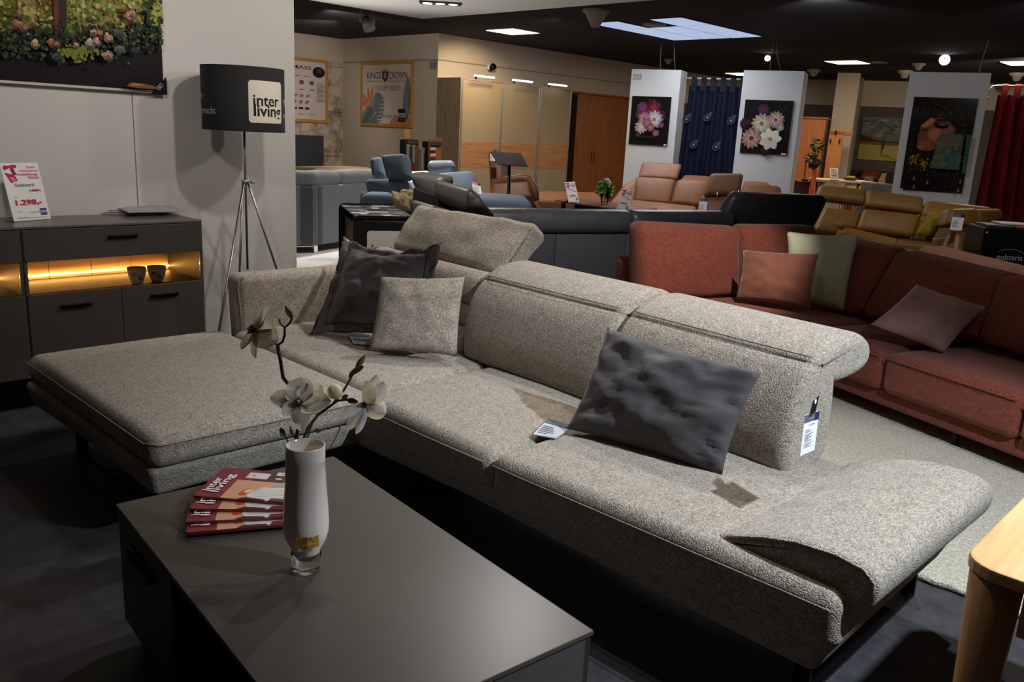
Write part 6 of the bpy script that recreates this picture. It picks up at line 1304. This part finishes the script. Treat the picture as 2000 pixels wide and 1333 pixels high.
# curtains
def curtain(name,label,F,xt0,xt1,xb0,xb1,zt,zb,y,m,folds,amp,tabs,rodz,motif=None,grp=None):
    t=thing(name,label,'curtain',tuple(F.o),F.a); n=folds*14; rows=14; g=MB()
    for s_ in(1,-1):
        vs=[];fs=[]
        for r in range(rows+1):
            v=r/rows; x0=xt0+(xb0-xt0)*v**1.3; x1=xt1+(xb1-xt1)*v**1.3
            for i in range(n+1):
                u=i/n; ph=u*folds*2*PI; am=amp*(.55+.45*v)
                vs.append((x0+(x1-x0)*u+.25*am*math.sin(ph*.5+1+v),y+am*math.sin(ph+.35*math.sin(v*4+u*9))+s_*.004,zt+(zb-zt)*v-(.05*math.sin(u*tabs*PI)**2 if r==0 else 0)))
        for r in range(rows):
            for i in range(n):
                f=(r*(n+1)+i,r*(n+1)+i+1,(r+1)*(n+1)+i+1,(r+1)*(n+1)+i); fs.append(f if s_>0 else f[::-1])
        g.add((vs,fs))
    c=obj('cloth',g,m,t,world=False)
    for k in range(tabs):
        x=xt0+(xt1-xt0)*(k+.5)/tabs; L=.09; vs=[(x-L/2,y-.03,zt-.10),(x+L/2,y-.03,zt-.10),(x+L/2,y-.03,rodz),(x-L/2,y-.03,rodz),(x-L/2,y,rodz+.03),(x+L/2,y,rodz+.03),(x+L/2,y+.03,rodz),(x-L/2,y+.03,rodz),(x-L/2,y+.03,zt-.1),(x+L/2,y+.03,zt-.1)]
        obj('tab',MB().add((vs,[(0,1,2,3),(3,2,5,4),(4,5,6,7),(7,6,9,8)])),m,t,world=False)
    if motif:
        a=Art((0,0,0),(1,0,0),(0,0,1)); a.n=V3((0,-1,0))
        a.mapf=lambda u,v,k:V3((u,y-amp*.9-.012-k,v))
        for (px_,py_) in motif:
            q_=F.l(F.at(px_,py_,y)); 
            for rr,cc in ((.075,(66,74,98)),(.058,(24,28,46)),(.02,(140,146,160))): a.ell(q_.x,q_.z,rr,rr*.8,cc,.6)
            a.leaf(q_.x+.01,q_.z+.02,.11,.05,.9,(60,68,90)); obj('embroidery',a.mb,printmat(),t,world=False); a.mb=MB()
        
    return t
FC=Frame(at_d(1390,160,14.8).xy,ex=EXP); q=lambda x,y:FC.l(FC.at(x,y))
navy=mat('navy_satin',(20,25,46),.65,spec=.2,noise_=(3,(16,20,40),2)); wine=mat('wine_velvet',(104,12,18),.75,spec=.15,noise_=(3,(84,8,12),2))
rz=q(1400,154).z
curtain('curtain','navy blue tab top curtain with paisley motifs between the left and middle display walls',FC,q(1347,160).x,q(1462,160).x,q(1305,390).x,q(1462,390).x,q(1400,168).z,.03,0,navy,6,.05,6,rz,[(1342,233),(1383,230),(1429,236),(1356,283),(1400,287)])
cr=thing('curtain_rod','white curtain rod above the navy curtain','rod',tuple(q(1340,154).xy)+(rz,)) if False else None
A_,B_=FC.w(q(1336,154).x,0,rz),FC.w(q(1470,155).x,0,rz)
t=thing('curtain_rod','pale metal rod that carries the navy curtain','rod',tuple(A_)); obj('rod',MB().add(tube([A_,B_],.016,10)),wm,t); obj('bracket',MB().add(tube([A_,A_+FC.ey*.02+V3((-.06,.0,-.04)),A_+V3((-.05,.05,-.28))],.014,8)).add(rbox(.06,.03,.12,.005,(1,1,1),1,tuple(A_+V3((-.02,.05,-.25))))),alu,t)
FW2=Frame(at_d(1960,170,13.3).xy,ex=EXP); q=lambda x,y:FW2.l(FW2.at(x,y)); rz=q(1975,168).z
curtain('curtain','wine red curtain at the right edge beside the portrait display wall',FW2,q(1950,175).x,q(2080,175).x,q(1885,480).x,q(2080,480).x,q(1970,185).z,.03,0,wine,6,.06,5,rz)
A_,B_=FW2.w(q(1952,168).x,0,rz),FW2.w(q(2080,169).x,0,rz)
t=thing('curtain_rod','curved metal rod that carries the wine red curtain','rod',tuple(A_)); obj('rod',MB().add(tube([A_+V3((-.14,.14,-.30)),A_+V3((-.13,.13,-.1)),A_+V3((-.07,.07,-.01)),A_,B_],.014,8)),alu,t); obj('clamp',MB().add(tube([A_+V3((-.20,.20,-.16)),A_+V3((-.1,.1,-.20))],.018,8)).add(tube([A_+V3((-.16,.16,-.12)),A_+V3((-.15,.15,-.36))],.014,8)),alu,t)

# ================================================================== FAR ROOM
T_FR=Matrix.Translation(FR.o)@Matrix.Rotation(FR.a,4,'Z')
fl=lambda x,y,yy=0:FR.l(FR.at(x,y,yy))
beech=wood('beech_cabinet',(176,104,50),(152,86,38),2,2)
def frbox(name,x0,x1,y0,y1,z0,z1,m,parent,r=.006): return obj(name,MB().add(rbox(x1-x0,y1-y0,z1-z0,r,(1,1,1),1,((x0+x1)/2,(y0+y1)/2,(z0+z1)/2)),0,T_FR,False),m,parent)
y0=-3.0; a_=fl(1574,228,y0); b_=fl(1614,230,y0)
t=thing('cabinet','tall beech cabinet in the far room beside the middle display wall','cabinet',FR.w((a_.x+b_.x)/2,y0+.3,0),FR.a)
frbox('body',a_.x-.1,b_.x,y0,y0+.6,0,a_.z-.04,beech,t); frbox('cornice',a_.x-.14,b_.x+.04,y0-.04,y0+.62,a_.z-.039,a_.z,beech,t); frbox('door',a_.x-.08,b_.x-.02,y0-.02,y0-.001,.1,a_.z-.08,beech,t)
y0=-3.1; a_=fl(1606,252,y0); b_=fl(1650,252,y0); zb_=fl(1610,350,y0).z; a2=fl(1621,252,y0)
t=thing('coat_panel','beech coat rack panel with dark hooks on the far pillar','coat rack',FR.w((a2.x+b_.x)/2,y0,max(zb_,.2)),FR.a)
frbox('panel',a2.x,b_.x,y0,y0+.025,max(zb_,.2),a2.z,wood('beech_panel',(190,124,66),(168,104,50),2,2),t); frbox('shelf',a2.x,b_.x+.18,y0,y0+.3,a2.z-.12,a2.z-.04,beech,t)
for p in ((1632.5,261),(1622,277),(1639.5,278)): P=FR.at(p[0],p[1],y0-.02); obj('hook',MB().add(tube([P+V3((0,0,.07)),P,P-FR.ey*.05+V3((0,0,-.03)),P-FR.ey*.08+V3((0,0,.02))],.012,6)),blackm,t)
# savanna poster
A_=fl(1674.5,311,-.03); B_=fl(1686,228,-.03); C_=fl(1763,233,-.03); x0=(A_.x+B_.x)/2; W=C_.x-B_.x; H=B_.z-A_.z; O=FR.w(x0,-.032,A_.z)
t=thing('wall_poster','savanna poster with a lone giraffe on the dark far wall','poster',tuple(FR.w(x0+W/2,-.02,A_.z)),FR.a); frbox('board',x0,x0+W,-.03,-.004,A_.z,A_.z+H,mat('board',(120,110,90),.7),t)
a=Art(O,FR.ex,(0,0,1),step=.001); a.n=-FR.ey; a.rect(0,0,W,.38*H,(176,160,84)); a.rect(0,.38*H,W,H,(108,112,110))
for i in range(60): a.ell(rnd.uniform(.05,.95)*W,rnd.uniform(.55,.96)*H,rnd.uniform(.03,.1)*W,rnd.uniform(.015,.04)*H,rnd.choice([(150,142,116),(90,98,102),(128,124,108),(76,86,92)]),rnd.uniform(-.2,.2),new=i%8==0)
a.poly([(0,.38*H),(0,.58*H),(.2*W,.54*H),(.42*W,.47*H),(.7*W,.45*H),(W,.46*H),(W,.38*H)],(70,54,30)); a.poly([(0,.36*H),(0,.42*H),(W,.42*H),(W,.36*H)],(120,96,48))
a.poly([(.56*W,.40*H),(.585*W,.44*H),(.60*W,.64*H),(.595*W,.66*H),(.625*W,.66*H),(.63*W,.63*H),(.615*W,.60*H),(.625*W,.44*H),(.65*W,.40*H),(.64*W,.3*H),(.61*W,.25*H),(.60*W,.1*H),(.585*W,.1*H),(.575*W,.27*H)],(92,58,34)); a.poly([(.60*W,.1*H),(.72*W,.12*H),(.76*W,.10*H)],(130,112,60)); a.poly([(.7*W,.12*H),(.95*W,.02*H),(.98*W,.02*H),(.72*W,.14*H)],(140,118,64))
obj('print',a.mb,printmat(),t)
# far bed with cushions
y0=-1.9; a_=fl(1662,352,y0); b_=fl(1760,360,y0)
D=18.4
t=thing('bed','dark upholstered far bed against the dark wall','bed',FR.w(fl(1710,350,-1).x,-1.2,0),FR.a)
x0=fl(1664,330,-.3).x; x1=fl(1790,330,-.3).x; zh=fl(1700,334,-.3).z
frbox('headboard',x0,x1,-.35,-.2,.3,zh,mat('charcoal_cloth',(46,42,44),.9),t,.03); frbox('mattress',x0,x1,-2.2,-.36,.45,.74,mat('beige_cover',(190,168,136),.9),t,.05); frbox('base',x0+.02,x1-.02,-2.15,-.36,.0,.445,MATS['charcoal_cloth'],t,.02); frbox('side_rail',x0-.35,x0-.02,-.34,-.2,.3,zh-.05,beech,t)
cushion('cushion',[FR.at(1676,350,-.75),FR.at(1720,354,-.75),FR.at(1724,334,-.55),FR.at(1684,331,-.55)],.2,mat('brick_cloth',(104,48,36),.9),'brick red cushion leaning on the far bed headboard',n=12,seed=3)
cushion('cushion',[FR.at(1682,360,-1.05),FR.at(1708,362,-1.05),FR.at(1708,344,-.95),FR.at(1684,343,-.95)],.15,mat('black_white_print',(160,130,106),.9,noise_=(9,(44,38,36),1)),'black and beige patterned cushion below the brick red one on the far bed',n=12,seed=4)
cushion('cushion',[FR.at(1710,362,-1.05),FR.at(1728,363,-1.05),FR.at(1733,337,-.8),FR.at(1722,338,-.8)],.15,mat('striped_cream',(196,176,140),.9,noise_=(10,(150,108,76),1,(6,.2,1))),'cream striped cushion at the right of the brick red one on the far bed',n=12,seed=5)
# low table, fruit bowl, sign, grey box, lamp, plant stand
D=16.6; Q0,Q1=at_d(1594,349,D),at_d(1700,362,D); ex=(Q1-Q0); ex.z=0; L=ex.length; ex.normalize(); ny=V3((-ex.y,ex.x,0)); q=[Q0-ny*.3,Q1-ny*.3,Q1+ny*.5,Q0+ny*.5]; zt=Q0.z
tb=thing('table','table with a pale cloth behind the mustard sofa','table',tuple(((q[0]+q[2])/2).xy)+(0,))
obj('tabletop',MB().add(quadseat([(p.x,p.y) for p in q],zt-.05,zt,.015,0,(4,3,1),2)),mat('pale_cloth',(206,182,146),.85),tb)
c_=(q[0]+q[2])/2
for p in q: p=V3((p.x,p.y,0)).lerp(V3((c_.x,c_.y,0)),.12); obj('leg',MB().add(cyl(.03,zt-.05,(p.x,p.y,0),10)),beech,tb)
P=at_d(1660,353,D-.05); bw=thing('fruit_bowl','flat brown bowl on the pale far table','bowl',(P.x,P.y,zt)); obj('body',MB().add(lathe([(0,.004),(.10,.004),(.15,.05),(.145,.05),(.09,.012),(0,.012)],20,(P.x,P.y,zt))),mat('brown_bowl',(84,52,30),.5),bw)
for k,(dx,dy) in enumerate(((-.06,0),(.0,.03),(.06,-.01),(.02,-.05))): solo('apple',MB().add(lathe([(.004,.06),(.02,.072),(.038,.06),(.042,.035),(.03,.008),(.0,.0)],14,(P.x+dx,P.y+dy,zt+.014))),mat('green_apple',(150,150,40),.5),'yellow green apples in the flat brown bowl on the far table','fruit',(P.x+dx,P.y+dy,zt+.013),'apples in the flat bowl')
B0,B1=at_d(1621,356,D-.3),at_d(1637,357,D-.3); B0.z=B1.z=zt+.001; TL=at_d(1624,328,D-.25)
sgn=thing('price_sign','upright white sign with a red bar on the pale far table','sign',tuple(B0)); ex_=(B1-B0); Wg=ex_.length; ex_.normalize(); ey_=TL-B0; ey_=ey_-ex_*ey_.dot(ex_); Hg=ey_.length; ey_.normalize()
obj('sheet',MB().add(slab([B0,B0+ex_*Wg,B0+ex_*Wg+ey_*Hg,B0+ey_*Hg],.008,.002,0,(1,1,1),1),0,None,False),mat('sign_white',(226,222,218),.45),sgn)
a=Art(B0-FW*.004,ex_,ey_,step=.001); a.n=-FW; a.rect(.12*Wg,.22*Hg,.88*Wg,.92*Hg,(200,190,180)); a.rect(.15*Wg,.33*Hg,.85*Wg,.40*Hg,(178,60,46)); a.rect(.18*Wg,.78*Hg,.6*Wg,.88*Hg,(170,160,160)); a.rect(.28*Wg,.62*Hg,.78*Wg,.70*Hg,(196,160,154)); a.rect(.3*Wg,.52*Hg,.75*Wg,.58*Hg,(180,166,158))
obj('print',a.mb,printmat(),sgn)
D=15.5; P=at_d(1725,372,D); a_=at_d(1704,366,D); b_=at_d(1745,370,D); z_=at_d(1722,359,D).z; ex=b_-a_; ex.z=0
gb=thing('bench','grey upholstered bench in front of the far bed','bench',(P.x,P.y,0)); ang=math.atan2(ex.y,ex.x); obj('seat',MB().add(rbox(ex.length,.6,z_-.08,.02,(2,2,2),2,(0,.3,.08+(z_-.08)/2)),0,Matrix.Translation((P.x,P.y,0))@Matrix.Rotation(ang,4,'Z')),mat('slate_cloth',(92,92,98),.9),gb)
for k in(-.3,.3): obj('leg',MB().add(box(.06,.5,.08,(k*ex.length,.3,.04)),0,Matrix.Translation((P.x,P.y,0))@Matrix.Rotation(ang,4,'Z'),False),blackm,gb)
D=17.2; a_=at_d(1562,352,D); b_=at_d(1598,356,D); ex=b_-a_; ex.z=0; ang=math.atan2(ex.y,ex.x); M_=Matrix.Translation(((a_.x+b_.x)/2,(a_.y+b_.y)/2,0))@Matrix.Rotation(ang,4,'Z'); zt=a_.z; L=ex.length
db=thing('chest_of_drawers','dark cherry chest of drawers below the beech cabinet','chest',((a_.x+b_.x)/2,(a_.y+b_.y)/2,0))
dch=wood('dark_cherry_front',(96,54,28),(78,42,20),0,2); obj('body',MB().add(box(L,.45,zt-.04,(0,.25,(zt-.04)/2)),0,M_,False),dch,db); obj('top',MB().add(rbox(L+.08,.52,.04,.008,(1,1,1),1,(0,.23,zt-.019)),0,M_,False),beech,db)
for k in range(3): d=obj('drawer',MB().add(box(L-.06,.02,zt*.27,(0,.012,zt*(.17+.30*k))),0,M_,False),dch,db); obj('handle',MB().add(box(.14,.03,.02,(0,-.01,zt*(.17+.30*k)))),blackm,d)
P=at_d(1571,350,D); P.z=zt+.001; dl=thing('desk_lamp','thin black bent desk lamp on the dark chest of drawers','lamp',tuple(P)); pxm=D/1653
obj('arm',MB().add(tube([P+V3((0,0,.02)),at_d(1574,318,D),at_d(1576,315,D),at_d(1581,314,D)],.010,6)),blackm,dl); obj('base',MB().add(cyl(.07,.02,tuple(P),16)),blackm,dl)
D=15.8; P=at_d(1585,392,D); Pt=at_d(1591,328,D); orange=mat('orange_lacquer',(206,84,28),.4)
po=thing('plant_stand','slim tapering orange plant pedestal behind the black leather sofa','stand',(P.x,P.y,0)); obj('column',MB().add(tube([(P.x,P.y,0.0),(P.x+.02,P.y,P.z),tuple(Pt)],[.07,.055,.036],14)),orange,po)
fp=thing('potted_plant','green trailing plant in a dark bowl on the orange pedestal','plant',tuple(Pt)); obj('pot',MB().add(lathe([(0,0),(.06,0),(.10,.05),(.105,.11),(.095,.11),(.05,.03),(0,.03)],18,tuple(Pt+V3((-.04,0,.001))))),mat('dark_ceramic',(40,42,54),.3),fp)
lf=MB(); s_=[at_d(1586,316,D),at_d(1592,300,D),at_d(1596,285,D),at_d(1595,282,D)]; rnd=random.Random(9)
for c,r,n in ((at_d(1585,314,D),.11,40),(at_d(1597,283,D),.10,40),(at_d(1593,300,D),.05,14),(at_d(1600,318,D),.06,14)):
    for i in range(n): d=V3((rnd.gauss(0,1),rnd.gauss(0,1),rnd.gauss(0,1))).normalized(); lf.add(petal(c+d*r*rnd.uniform(.3,1),d,V3((0,0,1)),.07,.05,.3,.1,3))
o=obj('leaf',lf,mat('fresh_leaf',(98,118,44),.6,noise_=(12,(72,96,34),2)),fp); o['kind']='stuff'; obj('stem',MB().add(tube([Pt+V3((-.04,0,.05))]+s_[:3],.012,6)),leafm,fp)
# orange chairs glimpsed below the mustard headrest
D=15.0
for k,(x,lb) in enumerate(((1646,'left orange plastic stool glimpsed under the mustard headrest'),(1666,'right orange plastic stool glimpsed under the mustard headrest'))):
    P=at_d(x,400,D); st=thing('stool',lb,'stool',(P.x,P.y,0),0,'orange stools'); z_=at_d(x,393,D).z
    obj('seat',MB().add(lathe([(0,z_-.02),(.08,z_-.02),(.09,z_+.08),(.08,z_+.10),(.06,z_),(0,z_)],18,(P.x,P.y,0))),orange,st)
    for j in range(4): th=j*PI/2+.6; obj('leg',MB().add(tube([(P.x+.05*math.cos(th),P.y+.05*math.sin(th),z_-.02),(P.x+.085*math.cos(th),P.y+.085*math.sin(th),0)],.012,8)),orange,st)
# ================================================================== CEILING FITTINGS
warm_l=mat('warm_panel_light',(255,238,206),.5,emit=5); fr_w=mat('panel_frame',(190,184,176),.6)
def ceil_panel(px,py,label,s=.66):
    P=at_z(px,py,ZC-.012); t=thing('ceiling_panel_light',label,'light',(P.x,P.y,ZC),0,'square ceiling lights'); obj('frame',MB().add(rbox(s,s,.012,.002,(1,1,1),1,(0,0,-.0065)),0,None,False),fr_w,t,world=False); obj('diffuser',MB().add(box(s-.03,s-.03,.004,(0,0,-.0148)),0,None,False),warm_l,t,world=False)
ceil_panel(1001,62,'square warm ceiling light above the sand glass wardrobe')
ceil_panel(1655,122,'square warm ceiling light between the middle and right display walls'); ceil_panel(2003,124,'square warm ceiling light cut off by the right edge of the picture'); ceil_panel(1452,145,'square warm ceiling light half hidden behind the middle display wall')
sky=mat('daylight_panel',(186,204,240),.5,emit=.75)
G0=at_z(1155,44,ZC-.012); GX=at_z(1300,78,ZC-.012); GY=at_z(1335,35,ZC-.012); G3=at_z(1496,73,ZC-.012)
stp_x=((GX.x-G0.x)+(G3.x-GY.x))/6; y_hi=(G0.y+GX.y)/2; y_lo=(GY.y+G3.y)/2; sy_=(y_hi-y_lo)/3; x00=(G0.x+GY.x)/2
nm=['near left','near middle','near right','centre left','centre','centre right','far left','far middle','far right']
for i in range(3):
    for j in range(3):
        if i==0 and j==1: continue
        c=(x00+stp_x*(i+.5),y_hi-sy_*(j+.5)); t=thing('daylight_panel',nm[i*3+j]+' pale blue luminous panel of the ceiling skylight field','light',(c[0],c[1],ZC),0,'luminous skylight panels')
        obj('frame',MB().add(rbox(stp_x-.004,sy_-.004,.01,.001,(1,1,1),1,(0,0,-.0055)),0,None,False),mat('dark_grid',(50,50,58),.6),t,world=False); obj('diffuser',MB().add(box(stp_x-.035,sy_-.035,.004,(0,0,-.0128)),0,None,False),sky,t,world=False)
def detector(px,py,label,s=1,kind=0):
    P=at_z(px,py,ZC); prof=[(0,-.11),(.05,-.11),(.075,-.05),(.12,-.03),(.12,0)] if kind==0 else ([(0,-.02),(.17,-.02),(.18,0)] if kind==1 else [(.02,-.20),(.05,-.20),(.14,-.04),(.17,-.03),(.17,0)])
    t=thing('ceiling_detector' if kind!=1 else 'ceiling_vent',label,'detector' if kind!=1 else 'vent',(P.x,P.y,ZC),0); obj('body',MB().add(lathe([(r*s,z*s-.001) for r,z in prof],20)),mat('aged_white',(176,166,148),.6),t,world=False)
    if kind==1: obj('slot',MB().add(lathe([(.05,-.0225),(.10,-.0225)],16)).add(lathe([(.12,-.0225),(.15,-.0225)],16)),blackm,t,world=False)
    else: obj('cap',MB().add(lathe([(0,-.12*s),(.035*s,-.118*s),(.04*s,-.105*s)],14)),fr_w,t,world=False)
detector(1165,19,'white conical ceiling loudspeaker near the canopy edge',1.1,2); detector(1278,47,'round ceiling vent inside the skylight field',1.0,1)
detector(1306,116,'small ceiling detector behind the leftmost display wall cables',.8); detector(1590,136,'ceiling detector above the right end of the middle display wall',1.2); detector(1768,138,'ceiling detector left of the portrait display wall top',1.3); detector(1795,124,'small ceiling detector above the portrait display wall',1.0); detector(1988,143,'ceiling detector above the wine red curtain',1.3); detector(1718,122,'flat ceiling vent right of a square ceiling light',.9,1)
for (x,y,lb,s) in ((1499,114,'round ceiling spot above the middle display wall cable',.055),(1845,117,'bright round ceiling spot above the portrait display wall',.09)):
    P=at_z(x,y,ZC-.08); t=thing('ceiling_spot_lamp',lb,'light',(P.x,P.y,ZC),0); d=(EYE-P).normalized(); M_=Matrix.Translation(P)@d.to_track_quat('Z','Y').to_matrix().to_4x4()
    obj('housing',MB().add(lathe([(s*.6,-.10),(s*1.05,0),(s*1.05,.02),(s,.02),(s*.5,-.06)],24),0,M_),wm,t); obj('bulb',MB().add(lathe([(0,.015),(s*.9,.015)],24),0,M_),mat('spot_glow',(250,248,255),.4,emit=9),t); obj('bracket',MB().add(tube([P,V3((P.x,P.y,ZC-.001))],.02,8)),wm,t)
